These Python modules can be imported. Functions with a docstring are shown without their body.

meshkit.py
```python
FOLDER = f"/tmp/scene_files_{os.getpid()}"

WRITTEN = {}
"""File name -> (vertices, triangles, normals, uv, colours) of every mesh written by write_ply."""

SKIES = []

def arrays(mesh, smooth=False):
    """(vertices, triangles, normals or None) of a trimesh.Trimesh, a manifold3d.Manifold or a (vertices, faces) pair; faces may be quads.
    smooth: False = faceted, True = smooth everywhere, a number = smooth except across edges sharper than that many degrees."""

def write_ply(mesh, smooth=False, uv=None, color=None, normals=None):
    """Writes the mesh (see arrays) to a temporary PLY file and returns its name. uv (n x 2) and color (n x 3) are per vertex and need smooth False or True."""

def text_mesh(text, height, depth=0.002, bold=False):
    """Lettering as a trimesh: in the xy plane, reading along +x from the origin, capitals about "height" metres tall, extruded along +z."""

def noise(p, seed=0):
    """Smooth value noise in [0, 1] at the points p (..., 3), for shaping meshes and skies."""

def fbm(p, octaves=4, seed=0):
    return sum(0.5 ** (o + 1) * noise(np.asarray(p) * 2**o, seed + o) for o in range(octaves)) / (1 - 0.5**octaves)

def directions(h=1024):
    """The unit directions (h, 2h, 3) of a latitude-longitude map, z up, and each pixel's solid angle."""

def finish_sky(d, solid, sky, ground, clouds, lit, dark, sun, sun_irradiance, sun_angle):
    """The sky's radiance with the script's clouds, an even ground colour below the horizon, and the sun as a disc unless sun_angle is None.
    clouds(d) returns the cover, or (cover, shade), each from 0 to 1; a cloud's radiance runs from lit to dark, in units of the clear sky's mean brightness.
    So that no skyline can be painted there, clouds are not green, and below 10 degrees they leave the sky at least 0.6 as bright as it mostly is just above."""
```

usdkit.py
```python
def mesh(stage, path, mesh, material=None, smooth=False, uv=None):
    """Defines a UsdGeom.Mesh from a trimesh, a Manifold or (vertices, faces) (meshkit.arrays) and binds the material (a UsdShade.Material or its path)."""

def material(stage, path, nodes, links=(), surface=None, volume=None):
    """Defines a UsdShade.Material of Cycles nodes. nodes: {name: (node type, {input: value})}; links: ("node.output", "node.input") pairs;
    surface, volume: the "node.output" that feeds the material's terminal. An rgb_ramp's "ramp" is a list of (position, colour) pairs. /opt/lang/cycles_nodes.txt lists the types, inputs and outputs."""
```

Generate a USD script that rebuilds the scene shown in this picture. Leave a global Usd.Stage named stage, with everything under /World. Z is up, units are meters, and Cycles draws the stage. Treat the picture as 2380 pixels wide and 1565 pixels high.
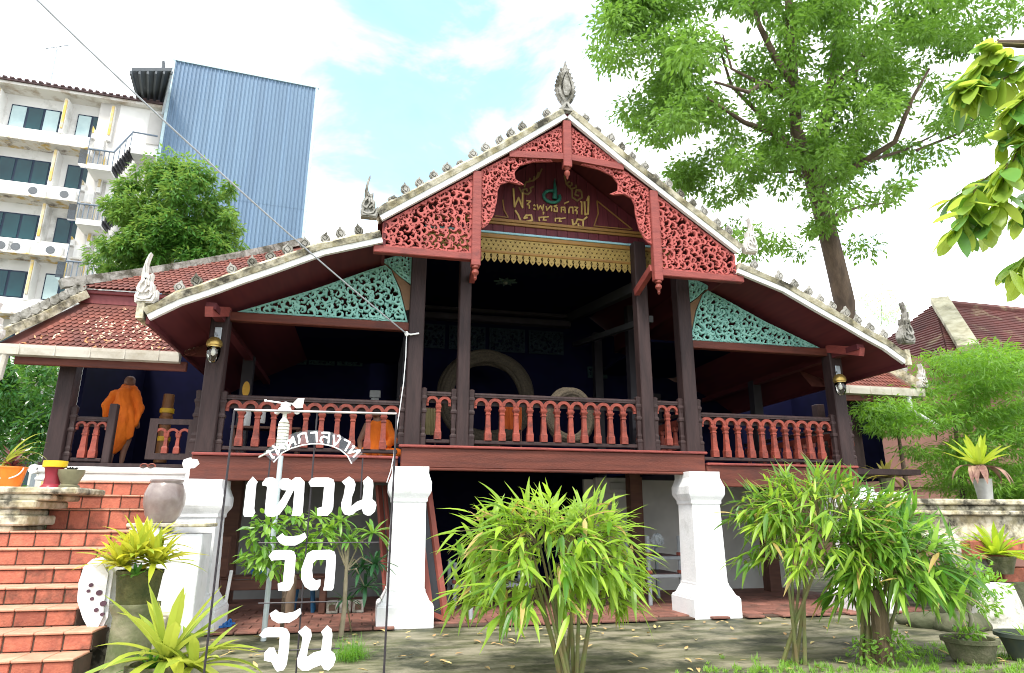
import math, random
import numpy as np, trimesh, manifold3d, usdkit, meshkit
from pxr import Usd, UsdGeom, UsdLux, UsdShade, Gf, Sdf
from shapely.geometry import Polygon, LineString, Point, box as sbox
from shapely.ops import unary_union
from shapely import affinity

stage = Usd.Stage.CreateInMemory()
UsdGeom.SetStageUpAxis(stage, 'Z')
UsdGeom.SetStageMetersPerUnit(stage, 1.0)
UsdGeom.Xform.Define(stage, '/World')
UsdGeom.Scope.Define(stage, '/World/Looks')

# ---------------------------------------------------------------- camera, sky, sun, exposure
W, H, F = 2380.0, 1565.0, 1521.37
CAM = np.array([-3.03764, -10.52389, 1.51051])
YAW, PITCH, ROLL = .211812, .269496, .002334
EXPOSURE = 1.68
SUN_EL, SUN_DIR_XY = math.radians(58), (-0.45, -0.89)
_f = np.array([math.sin(YAW) * math.cos(PITCH), math.cos(YAW) * math.cos(PITCH), math.sin(PITCH)])
_r = np.array([math.cos(YAW), -math.sin(YAW), 0.0])
_u = np.cross(_r, _f)
_r, _u = math.cos(ROLL) * _r + math.sin(ROLL) * _u, -math.sin(ROLL) * _r + math.cos(ROLL) * _u
cam = UsdGeom.Camera.Define(stage, '/World/camera')
m = Gf.Matrix4d(*_r, 0, *_u, 0, *(-_f), 0, *CAM, 1)
cam.AddTransformOp().Set(m)
cam.CreateHorizontalApertureAttr(36.0)
cam.CreateFocalLengthAttr(36.0 * F / W)
cam.CreateExposureAttr(EXPOSURE)

_s = np.array([*SUN_DIR_XY, 0.0]); _s /= np.linalg.norm(_s)
SUN = np.array([_s[0] * math.cos(SUN_EL), _s[1] * math.cos(SUN_EL), math.sin(SUN_EL)])
GAP1 = _f + (1060 - W / 2) / F * _r - (170 - H / 2) / F * _u
GAP1 = GAP1 / np.linalg.norm(GAP1)
sky_mat = usdkit.material(stage, '/World/Looks/sky', {
    'sky': ('sky_texture', {'sky_type': 'single_scattering', 'sun_disc': False, 'sun_elevation': SUN_EL, 'sun_rotation': math.atan2(_s[0], _s[1]), 'altitude': 10.0, 'aerosol_density': 1.0}),
    'co': ('texture_coordinate', {}),
    'mp': ('mapping', {'scale': (2.2, 2.2, 4.2), 'location': (.3, .6, .2)}),
    'n': ('noise_texture', {'scale': 1.6, 'detail': 8, 'roughness': .58, 'distortion': .35}),
    'dot': ('vector_math', {'math_type': 'dot_product', 'vector2': tuple(GAP1)}),
    'gap': ('map_range', {'from_min': .952, 'from_max': 1.0, 'to_min': 0.0, 'to_max': .40, 'clamp': True}),
    'sk': ('mix_color', {'blend_type': 'multiply', 'fac': 1.0, 'b': (1.55, 1.85, 1.6)}),
    'sub': ('math', {'math_type': 'subtract'}),
    'ramp': ('rgb_ramp', {'ramp': [(0, (.05, .05, .05)), (.16, (.09, .09, .09)), (.30, (.45, .45, .45)), (.42, (1, 1, 1)), (1, (1, 1, 1))]}),
    'mx': ('mix_color', {'b': (7.6, 7.9, 8.3)}),
    'bg': ('background_shader', {'strength': .1})},
    [('co.generated', 'mp.vector'), ('mp.vector', 'n.vector'), ('co.generated', 'dot.vector1'), ('dot.value', 'gap.value'), ('n.fac', 'sub.value1'), ('gap.result', 'sub.value2'), ('sub.value', 'ramp.fac'),
     ('ramp.color', 'mx.fac'), ('sky.color', 'sk.a'), ('sk.result', 'mx.a'), ('mx.result', 'bg.color')], surface='bg.background')
dome = UsdLux.DomeLight.Define(stage, '/World/sky')
UsdShade.MaterialBindingAPI.Apply(dome.GetPrim()).Bind(sky_mat)
dome.GetPrim().SetCustomDataByKey('kind', 'structure')
sun = UsdLux.DistantLight.Define(stage, '/World/sun')
_z = SUN; _x = np.cross([0, 0, 1], _z); _x /= np.linalg.norm(_x); _y = np.cross(_z, _x)
sun.AddTransformOp().Set(Gf.Matrix4d(*_x, 0, *_y, 0, *_z, 0, 0, 0, 30, 1))
sun.CreateIntensityAttr(.4); sun.CreateAngleAttr(12.0); sun.CreateNormalizeAttr(True)
sun.CreateColorAttr(Gf.Vec3f(1, .95, .87))

def ray(u, v): return _f + (u - W / 2) / F * _r - (v - H / 2) / F * _u
def at(u, v, y): d = ray(u, v); return CAM + d * (y - CAM[1]) / d[1]
def atz(u, v, z): d = ray(u, v); return CAM + d * (z - CAM[2]) / d[2]
def atd(u, v, D): return CAM + ray(u, v) * D

# ---------------------------------------------------------------- materials
MATS = {}
def mat(name, col, rough=.6, col2=None, scale=6.0, lo=.35, hi=.65, bump=0.0, bscale=40.0, metal=0.0, stretch=(1, 1, 1), dirt=None, dscale=2.5, dlo=.5, dhi=.75, spec=.28, rnd=0.0):
    """principled material: two tones mixed by noise, an optional third (dirt), fine relief; rnd varies the value from piece to piece"""
    if name in MATS: return MATS[name]
    nodes = {'g': ('geometry', {}), 'mp': ('mapping', {'scale': stretch}), 'n': ('noise_texture', {'scale': scale, 'detail': 6, 'roughness': .6}),
             'r': ('rgb_ramp', {'ramp': [(lo, col), (hi, col2 if col2 is not None else tuple(c * .8 for c in col))]}),
             'p': ('principled_bsdf', {'roughness': rough, 'metallic': metal, 'specular_ior_level': spec})}
    links = [('g.position', 'mp.vector'), ('mp.vector', 'n.vector'), ('n.fac', 'r.fac')]
    out = 'r.color'
    if dirt is not None:
        nodes['dn'] = ('noise_texture', {'scale': dscale, 'detail': 8, 'roughness': .68})
        nodes['dr'] = ('rgb_ramp', {'ramp': [(dlo, (0, 0, 0)), (dhi, (1, 1, 1))]})
        nodes['dm'] = ('mix_color', {'b': dirt})
        links += [('g.position', 'dn.vector'), ('dn.fac', 'dr.fac'), ('dr.color', 'dm.fac'), (out, 'dm.a')]
        out = 'dm.result'
    if rnd:
        nodes['oi'] = ('object_info', {}); nodes['mr'] = ('map_range', {'from_min': 0., 'from_max': 1., 'to_min': 1 - rnd, 'to_max': 1 + rnd * .6})
        nodes['hs'] = ('hsv', {})
        links += [('oi.random', 'mr.value'), ('mr.result', 'hs.value'), (out, 'hs.color')]
        out = 'hs.color'
    links.append((out, 'p.base_color'))
    if bump:
        nodes['bn'] = ('noise_texture', {'scale': bscale, 'detail': 4})
        nodes['b'] = ('bump', {'strength': bump, 'distance': .02})
        links += [('mp.vector', 'bn.vector'), ('bn.fac', 'b.height'), ('b.normal', 'p.normal')]
    MATS[name] = usdkit.material(stage, '/World/Looks/' + name, nodes, links, surface='p.BSDF')
    return MATS[name]

def leaf_mat(name, a, b, trans=.35, rough=.45, scale=1.2, tr=None):
    """leaf: two greens by noise and by leaf, gloss, light through the blade"""
    if name in MATS: return MATS[name]
    tr = tr or (b[0] * 1.6, b[1] * 1.7, b[2] * .7)
    MATS[name] = usdkit.material(stage, '/World/Looks/' + name, {
        'g': ('geometry', {}), 'n': ('noise_texture', {'scale': scale, 'detail': 3}), 'ad': ('math', {'math_type': 'add'}), 'ml': ('math', {'math_type': 'multiply', 'value2': .5}),
        'oi': ('object_info', {}), 'm2': ('math', {'math_type': 'multiply_add', 'value2': .5, 'value3': -.12}), 'ad2': ('math', {'math_type': 'add'}), 'm3': ('math', {'math_type': 'multiply', 'value2': .7}),
        'r': ('rgb_ramp', {'ramp': [(.25, a), (.85, b)]}),
        'p': ('principled_bsdf', {'roughness': rough, 'specular_ior_level': .4}), 't': ('translucent_bsdf', {'color': tr}), 'mx': ('mix_closure', {'fac': trans})},
        [('g.position', 'n.vector'), ('g.random_per_island', 'ml.value1'), ('n.fac', 'm3.value1'), ('ml.value', 'ad.value1'), ('m3.value', 'ad.value2'), ('oi.random', 'm2.value1'), ('ad.value', 'ad2.value1'), ('m2.value', 'ad2.value2'), ('ad2.value', 'r.fac'),
         ('r.color', 'p.base_color'), ('p.BSDF', 'mx.closure1'), ('t.BSDF', 'mx.closure2')], surface='mx.closure')
    return MATS[name]

def glass_mat(name, tint=(1, 1, 1), rough=.02, mixin=None):
    if name in MATS: return MATS[name]
    MATS[name] = usdkit.material(stage, '/World/Looks/' + name, {
        't': ('transparent_bsdf', {'color': tint}), 'g': ('glossy_bsdf', {'color': (1, 1, 1), 'roughness': rough}), 'f': ('fresnel', {'IOR': 1.5}), 'm': ('mix_closure', {})},
        [('f.fac', 'm.fac'), ('t.BSDF', 'm.closure1'), ('g.BSDF', 'm.closure2')], surface='m.closure')
    return MATS[name]

red = mat('red_carved_wood', (.42, .098, .085), .6, (.33, .072, .062), 5, bump=.25, bscale=30, dirt=(.13, .03, .03), dscale=6, dlo=.52, dhi=.8, spec=.3)
redbar = mat('red_baluster_wood', (.25, .052, .033), .6, (.16, .034, .024), 9, bump=.3, dirt=(.07, .022, .018), dscale=9, dlo=.52, dhi=.78, rnd=.15, spec=.3)
redbeam = mat('red_beam_wood', (.27, .062, .05), .55, (.19, .042, .036), 3, stretch=(1, 1, 6), bump=.3, bscale=20, dirt=(.10, .03, .03), dscale=3, dlo=.55, dhi=.8, spec=.3)
fascia = mat('fascia_wood', (.130, .034, .021), .6, (.08, .021, .014), 2.2, stretch=(.6, 1, 6), bump=.3, bscale=25, dirt=(.05, .018, .015), dscale=1.6, dlo=.55, dhi=.8, spec=.3)
soffitm = mat('soffit_wood', (.10, .018, .020), .7, (.075, .013, .017), 2, stretch=(6, .5, 1))
postm = mat('dark_post_wood', (.040, .022, .021), .6, (.022, .012, .012), 4, stretch=(3, 3, .4), bump=.3, bscale=25)
shadewood = mat('navy_shade_interior_wood', (.0042, .0045, .024), .8, (.003, .0034, .017), 3, spec=.08)  # dark wood with the navy tone of the interior shade put into its colour
teal = mat('teal_carved_wood', (.30, .58, .50), .65, (.20, .44, .38), 4, bump=.2)
gold = mat('gold_paint', (.40, .28, .08), .55, (.30, .20, .06), 8)
goldline = mat('gold_moulding', (.32, .17, .045), .5, (.25, .13, .04), 5)
bluetrim = mat('pale_blue_trim', (.35, .62, .70), .5)
maroon = mat('maroon_board', (.13, .022, .03), .55, (.09, .015, .022), 3, stretch=(12, 1, .6))
maroonband = mat('maroon_band', (.20, .05, .05), .55, (.15, .035, .04), 3)
white = mat('white_plaster', (.80, .80, .80), .7, (.74, .75, .76), 3, dirt=(.45, .46, .44), dscale=2.6, dlo=.53, dhi=.85, bump=.25, bscale=30)
whitepaint = mat('white_paint', (.8, .8, .79), .5, (.72, .72, .70), 6)
bargew = mat('white_barge_paint', (.74, .74, .72), .55, (.62, .62, .58), 4, dirt=(.38, .36, .30), dscale=3, dlo=.55, dhi=.8)
moss = mat('mossy_concrete', (.58, .54, .42), .85, (.33, .29, .17), 5, .40, .62, bump=.5, bscale=18, dirt=(.06, .055, .04), dscale=2.6, dlo=.47, dhi=.62)
mosslight = mat('weathered_cement', (.40, .39, .36), .85, (.24, .23, .20), 7, .3, .7, bump=.6, bscale=22, dirt=(.08, .075, .055), dscale=4, dlo=.45, dhi=.62)
nagaw = mat('naga_white_cement', (.66, .64, .60), .75, (.5, .47, .43), 8, bump=.4, dirt=(.22, .2, .17), dscale=5, dlo=.58, dhi=.8)
tilem = mat('roof_tile_clay', (.19, .060, .042), .65, (.115, .04, .032), 2.5, rnd=.2, bump=.3)
tile2 = mat('old_roof_tile_clay', (.155, .055, .048), .7, (.10, .042, .038), 1.4, dirt=(.30, .24, .15), dscale=1.2, dlo=.56, dhi=.7)
gutterm = mat('old_gutter_metal', (.55, .52, .45), .5, (.42, .39, .33), 3, stretch=(.4, 1, 1), dirt=(.28, .24, .17), dscale=2, dlo=.52, dhi=.75)
brick = mat('terracotta_tile', (.43, .140, .085), .7, (.33, .10, .065), 9, bump=.4, rnd=.32, dirt=(.10, .05, .035), dscale=4, dlo=.50, dhi=.72)
tread = mat('terracotta_tread', (.55, .30, .20), .65, (.44, .20, .13), 6, rnd=.12, bump=.2)
mortar = mat('dark_mortar', (.10, .06, .045), .9, (.06, .045, .03), 8)
maroonband = maroonband
brassm = mat('aged_brass', (.45, .32, .10), .35, (.33, .22, .06), 12, metal=.8)
blackm = mat('black_metal', (.02, .02, .025), .4)
steelm = mat('grey_steel', (.42, .46, .48), .4, (.34, .37, .40), 6, metal=.4)
orange = mat('orange_robe_cloth', (.75, .17, .012), .8, (.62, .12, .01), 5, bump=.4, bscale=14)
skin = mat('brown_skin', (.25, .13, .085), .55, (.21, .105, .07), 9)
rattan = mat('rattan_coil', (.085, .066, .042), .8, (.045, .036, .025), 30, bump=.7, bscale=60)
woodbr = mat('brown_bench_wood', (.13, .06, .04), .6, (.09, .04, .03), 4, stretch=(.6, 3, 3))
clear = glass_mat('clear_acrylic', (.9, .92, .93))
potm = mat('old_clay_pot', (.15, .14, .09), .8, (.08, .085, .045), 7, bump=.5, dirt=(.04, .05, .02), dscale=6)
stemm = mat('plant_stem', (.16, .13, .06), .7, (.10, .085, .04), 8)
bark = mat('tree_bark', (.17, .12, .085), .9, (.09, .065, .05), 3, stretch=(2, 2, .5), bump=.8, bscale=14)

# ---------------------------------------------------------------- things, parts, meshes
USED, ORIGIN = {}, {}
def numbered(parent, name):
    k = parent + '/' + name
    n = USED.get(k, 0); USED[k] = n + 1
    return k if n == 0 else f'{k}_{n:03d}'
def tag(prim, label=None, cat=None, group=None, kind=None):
    for k, v in (('label', label), ('category', cat), ('group', group), ('kind', kind)):
        if v: prim.SetCustomDataByKey(k, v)
    return prim
def thing(name, label, cat, loc, group=None, kind=None):
    path = numbered('/World', name)
    x = UsdGeom.Xform.Define(stage, path)
    x.AddTranslateOp().Set(Gf.Vec3d(*map(float, loc)))
    ORIGIN[path] = np.asarray(loc, float)
    tag(x.GetPrim(), label, cat, group, kind)
    return path

class MB:
    """collects shapes in world coordinates; put() defines them as one mesh"""
    def __init__(s): s.v, s.f, s.n = [], [], 0
    def add(s, v, f):
        v = np.asarray(v, float); f = np.asarray(f, int)
        if f.shape[1] == 4: f = np.vstack([f[:, [0, 1, 2]], f[:, [0, 2, 3]]])
        s.v.append(v); s.f.append(f + s.n); s.n += len(v); return s
    def tm(s, t):
        if hasattr(t, 'to_mesh'):
            q = t.to_mesh(); return s.add(q.vert_properties[:, :3], q.tri_verts)
        return s.add(t.vertices, t.faces)
    def box(s, x0, x1, y0, y1, z0, z1):
        v = np.array([[x, y, z] for x in (x0, x1) for y in (y0, y1) for z in (z0, z1)])
        return s.add(v, BOXF)
    def cbox(s, x0, x1, y0, y1, z0, z1, c=.012):
        """box with chamfered edges"""
        c = min(c, abs(x1 - x0) * .3, abs(y1 - y0) * .3, abs(z1 - z0) * .3)
        pts = []
        for x, sx in ((x0, 1), (x1, -1)):
            for y, sy in ((y0, 1), (y1, -1)):
                for z, sz in ((z0, 1), (z1, -1)):
                    pts += [(x + sx * c, y + sy * c, z), (x + sx * c, y, z + sz * c), (x, y + sy * c, z + sz * c)]
        return s.tm(manifold3d.Manifold.hull_points(np.array(pts)))
    def hexa(s, p): return s.add(np.array(p, float), BOXF)       # 8 points ordered as box(): x outer, y, z inner
    def bar(s, a, b, w, h, up=(0, 0, 1)):
        a, b = np.asarray(a, float), np.asarray(b, float); d = b - a; d /= np.linalg.norm(d)
        side = np.cross(d, up)
        if np.linalg.norm(side) < 1e-6: side = np.array([1., 0, 0])
        side /= np.linalg.norm(side); u = np.cross(side, d)
        return s.hexa([p + side * i * w / 2 + u * k * h / 2 for p in (a, b) for i in (1, -1) for k in (-1, 1)])
    def tube(s, pts, r, n=8, cap=True):
        pts = np.asarray(pts, float); k = len(pts)
        r = np.full(k, r) if np.ndim(r) == 0 else np.asarray(r, float)
        t = np.gradient(pts, axis=0); t /= np.maximum(np.linalg.norm(t, axis=1, keepdims=True), 1e-9)
        ref = np.array([0, 0, 1.]) if abs(t[0][2]) < .9 else np.array([1., 0, 0])
        a = np.cross(t[0], ref); a /= np.linalg.norm(a)
        rows = []
        ang = np.arange(n) / n * 2 * np.pi
        for i in range(k):
            a = a - t[i] * (a @ t[i]); a /= max(np.linalg.norm(a), 1e-9); b = np.cross(t[i], a)
            rows.append(pts[i] + r[i] * (np.cos(ang)[:, None] * a + np.sin(ang)[:, None] * b))
        v = np.vstack(rows); f = []
        for i in range(k - 1):
            for j in range(n): f.append([i * n + j, i * n + (j + 1) % n, (i + 1) * n + (j + 1) % n, (i + 1) * n + j])
        f = np.array(f); f = np.vstack([f[:, [0, 1, 2]], f[:, [0, 2, 3]]])
        if cap:
            v = np.vstack([v, pts[0], pts[-1]]); e = []
            for j in range(n): e += [[k * n, (j + 1) % n, j], [k * n + 1, (k - 1) * n + j, (k - 1) * n + (j + 1) % n]]
            f = np.vstack([f, e])
        return s.add(v, f)
    def lathe(s, prof, c, n=14, square=False, rot=0., axis=(0, 0, 1)):
        """profile of (radius, height) turned about a vertical through c; square = four-sided piece of half-width radius"""
        prof = np.asarray(prof, float); m_ = 4 if square else n
        ang = np.arange(m_) / m_ * 2 * np.pi + (np.pi / 4 if square else 0) + rot
        q = math.sqrt(2) if square else 1
        v = np.vstack([np.stack([r * q * np.cos(ang), r * q * np.sin(ang), np.full(m_, h)], 1) for r, h in prof] + [[[0, 0, prof[0, 1]], [0, 0, prof[-1, 1]]]]) + np.asarray(c, float)
        f, k = [], len(prof)
        for i in range(k - 1):
            for j in range(m_):
                a, b, cc, d = i * m_ + j, i * m_ + (j + 1) % m_, (i + 1) * m_ + (j + 1) % m_, (i + 1) * m_ + j
                f += [[a, b, cc], [a, cc, d]]
        for j in range(m_): f += [[k * m_, (j + 1) % m_, j], [k * m_ + 1, (k - 1) * m_ + j, (k - 1) * m_ + (j + 1) % m_]]
        return s.add(v, f)
    def slab(s, poly, y0, y1):
        """polygon in x, z extruded from y0 to y1"""
        for g in getattr(poly, 'geoms', [poly]):
            if g.geom_type != 'Polygon' or g.area < 1e-6: continue
            t = trimesh.creation.extrude_polygon(g, y1 - y0, engine='earcut')
            v = np.array(t.vertices); s.add(np.stack([v[:, 0], y1 - v[:, 2], v[:, 1]], 1), t.faces)
        return s
    def put(s, parent, name, m_, smooth=False, label=None, kind=None, group=None, cat=None):
        if not s.v: return None
        v, f = np.vstack(s.v), np.vstack(s.f)
        parent = parent or '/World'
        path = numbered(parent, name)
        o = ORIGIN.get(parent, np.zeros(3)); ORIGIN[path] = o
        me = usdkit.mesh(stage, path, trimesh.Trimesh(v - o, f, process=False), m_, smooth)
        tag(me.GetPrim(), label, cat, group, kind)
        return path
BOXF = np.array([[0, 1, 3, 2], [4, 6, 7, 5], [0, 4, 5, 1], [2, 3, 7, 6], [0, 2, 6, 4], [1, 5, 7, 3]])
def poly(*p): return Polygon(p).buffer(0)
def xz(u, v, y): p = at(u, v, y); return (p[0], p[2])

# blades: v strips with a fold along the midrib
def blade(mb, base, d, up, L, wd, droop=.3, n=5, fold=.25, shape=None, curl=0.):
    base = np.asarray(base, float); d = np.asarray(d, float); d = d / np.linalg.norm(d)
    side = np.cross(d, up)
    if np.linalg.norm(side) < 1e-4: side = np.cross(d, [1, 0, 0])
    side /= np.linalg.norm(side); nrm = np.cross(side, d)
    v, p, dd = [], base.copy(), d.copy()
    prof = shape or (lambda t: math.sin(math.pi * min(1, (t * .92 + .08)) ** .75) ** .9)
    for i in range(n + 1):
        t = i / n
        w = wd * .5 * prof(t) if i < n else 0.0005
        nn = np.cross(side, dd)
        v += [p - side * w + nn * w * fold, p, p + side * w + nn * w * fold]
        dd = dd + np.array([0, 0, -1.]) * droop / n + side * curl / n; dd /= np.linalg.norm(dd)
        p = p + dd * L / n
    f = []
    for i in range(n):
        a = 3 * i; f += [[a, a + 1, a + 4, a + 3], [a + 1, a + 2, a + 5, a + 4]]
    return mb.add(v, f)

def leaf_cloud(pts, dirs, L, wd, rng, up_jit=.5):
    """many small folded leaves (two triangles each side) as arrays; pts n x 3, dirs n x 3"""
    n = len(pts)
    d = dirs / np.maximum(np.linalg.norm(dirs, axis=1, keepdims=True), 1e-9)
    up = np.array([0, 0, 1.]) + rng.normal(0, up_jit, (n, 3))
    side = np.cross(d, up); side /= np.maximum(np.linalg.norm(side, axis=1, keepdims=True), 1e-9)
    l = L * rng.uniform(.7, 1.25, (n, 1)); w = wd * rng.uniform(.75, 1.2, (n, 1))
    nn = np.cross(side, d)
    v = np.stack([pts, pts + d * l * .45 + side * w * .5 + nn * w * .12, pts + d * l + nn * w * -.2, pts + d * l * .45 - side * w * .5 + nn * w * .12], 1).reshape(-1, 3)
    f = (np.arange(n)[:, None, None] * 4 + np.array([[0, 1, 2], [0, 2, 3]])[None]).reshape(-1, 3)
    return v, f
# ================================================================ ground
YB = -.93                      # plane of the barge boards
def sheet(name, pts, m_, kind='structure', z=None):
    mb = MB(); v = np.array(pts, float); mb.add(v, [[0, i, i + 1] for i in range(1, len(v) - 1)])
    p = mb.put(None, name, m_); tag(stage.GetPrimAtPath(p), kind=kind); return p
groundm = mat('mossy_yard_concrete', (.235, .215, .15), .65, (.085, .09, .042), 1.7, .40, .60, bump=.5, bscale=16, stretch=(.8, 2.2, 1), dirt=(.03, .034, .018), dscale=1.1, dlo=.46, dhi=.62)
sheet('ground', [(-400, -60, -.02), (400, -60, -.02), (400, 900, -.02), (-400, 900, -.02)], mat('far_ground', (.09, .09, .05), .9, (.05, .06, .03), .2))
def grid_sheet(name, x0, x1, y0, y1, nx, ny, fz, m_):
    xs, ys = np.linspace(x0, x1, nx), np.linspace(y0, y1, ny)
    X, Y = np.meshgrid(xs, ys); Z = fz(X, Y)
    v = np.stack([X.ravel(), Y.ravel(), Z.ravel()], 1)
    f = [[j * nx + i, j * nx + i + 1, (j + 1) * nx + i + 1, (j + 1) * nx + i] for j in range(ny - 1) for i in range(nx - 1)]
    p = MB().add(v, f).put(None, name, m_, True); tag(stage.GetPrimAtPath(p), kind='structure')
grid_sheet('concrete_yard', -13, 13, -12, 9, 130, 105, lambda X, Y: -.006 + .012 * (meshkit.fbm(np.stack([X * 1.3, Y * 1.3, X * 0], -1), 4, 3) - .5), groundm)

# brick paved floor under the hall: its front rows tile by tile, the rest as one sheet
bf = thing('brick_floor', None, None, (0, 0, 0), kind='structure')
floorm = mat('old_floor_tile', (.26, .115, .085), .75, (.19, .085, .065), 4, bump=.3, rnd=.22, dirt=(.07, .05, .04), dscale=3)
MB().box(-5.6, 6.2, -.50, 4.95, .004, .022).put(bf, 'mortar_bed', mortar)
rng = np.random.default_rng(7)
for r_ in range(8):
    for c_ in range(39):
        x, y = -5.55 + c_ * .3 + (.15 if r_ % 2 else 0), -.62 + r_ * .3 + .006 * rng.normal()
        if r_ == 0 and rng.random() < .25: continue
        MB().cbox(x + .008, x + .292, y + .008, y + .29, .012, .040 + .004 * rng.random(), .006).put(bf, 'floor_tile', floorm)
MB().box(-5.55, 6.15, 1.79, 4.9, .023, .037).put(bf, 'floor_slab', floorm)

# ================================================================ the hall
hall = thing('temple_hall', 'red timber hall on white pillars with carved gable, tiled roofs and arched railings', 'temple hall', (0, 0, 0))
P1, P2, P3 = 5.41, 2.40, 1.60
ZC, ZW = 2.60, 2.42

# roof profile of the front gable, bottom line of the white strip (x >= 0 half), taken on the barge plane
UP = [(0.0, 8.25), (1.0, 7.47), (2.0, 6.74), (3.05, 5.98)]
low_px = [(843, 560), (754, 592.8), (635, 635.6), (560, 661), (493, 685.5), (421.5, 709), (348, 744)]
LO = [(-xz(u, v, YB)[0], xz(u, v, YB)[1]) for u, v in low_px]
LO[0] = (3.02, LO[0][1]); 
def offset_line(pts, d):
    return [tuple(p) for p in np.array(LineString(pts).parallel_offset(abs(d), 'left' if d > 0 else 'right', join_style=2).coords)] if d else pts
def band(pts, d0, d1):
    """polygon between two offsets above a profile polyline"""
    P = np.array(pts, float); t = np.gradient(P, axis=0); t /= np.linalg.norm(t, axis=1, keepdims=True)
    n = np.stack([-t[:, 1], t[:, 0]], 1); n[n[:, 1] < 0] *= -1
    return Polygon(np.vstack([P + n * d0, (P + n * d1)[::-1]])).buffer(0)
def mirror(pts): return [(-x, z) for x, z in pts]
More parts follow.
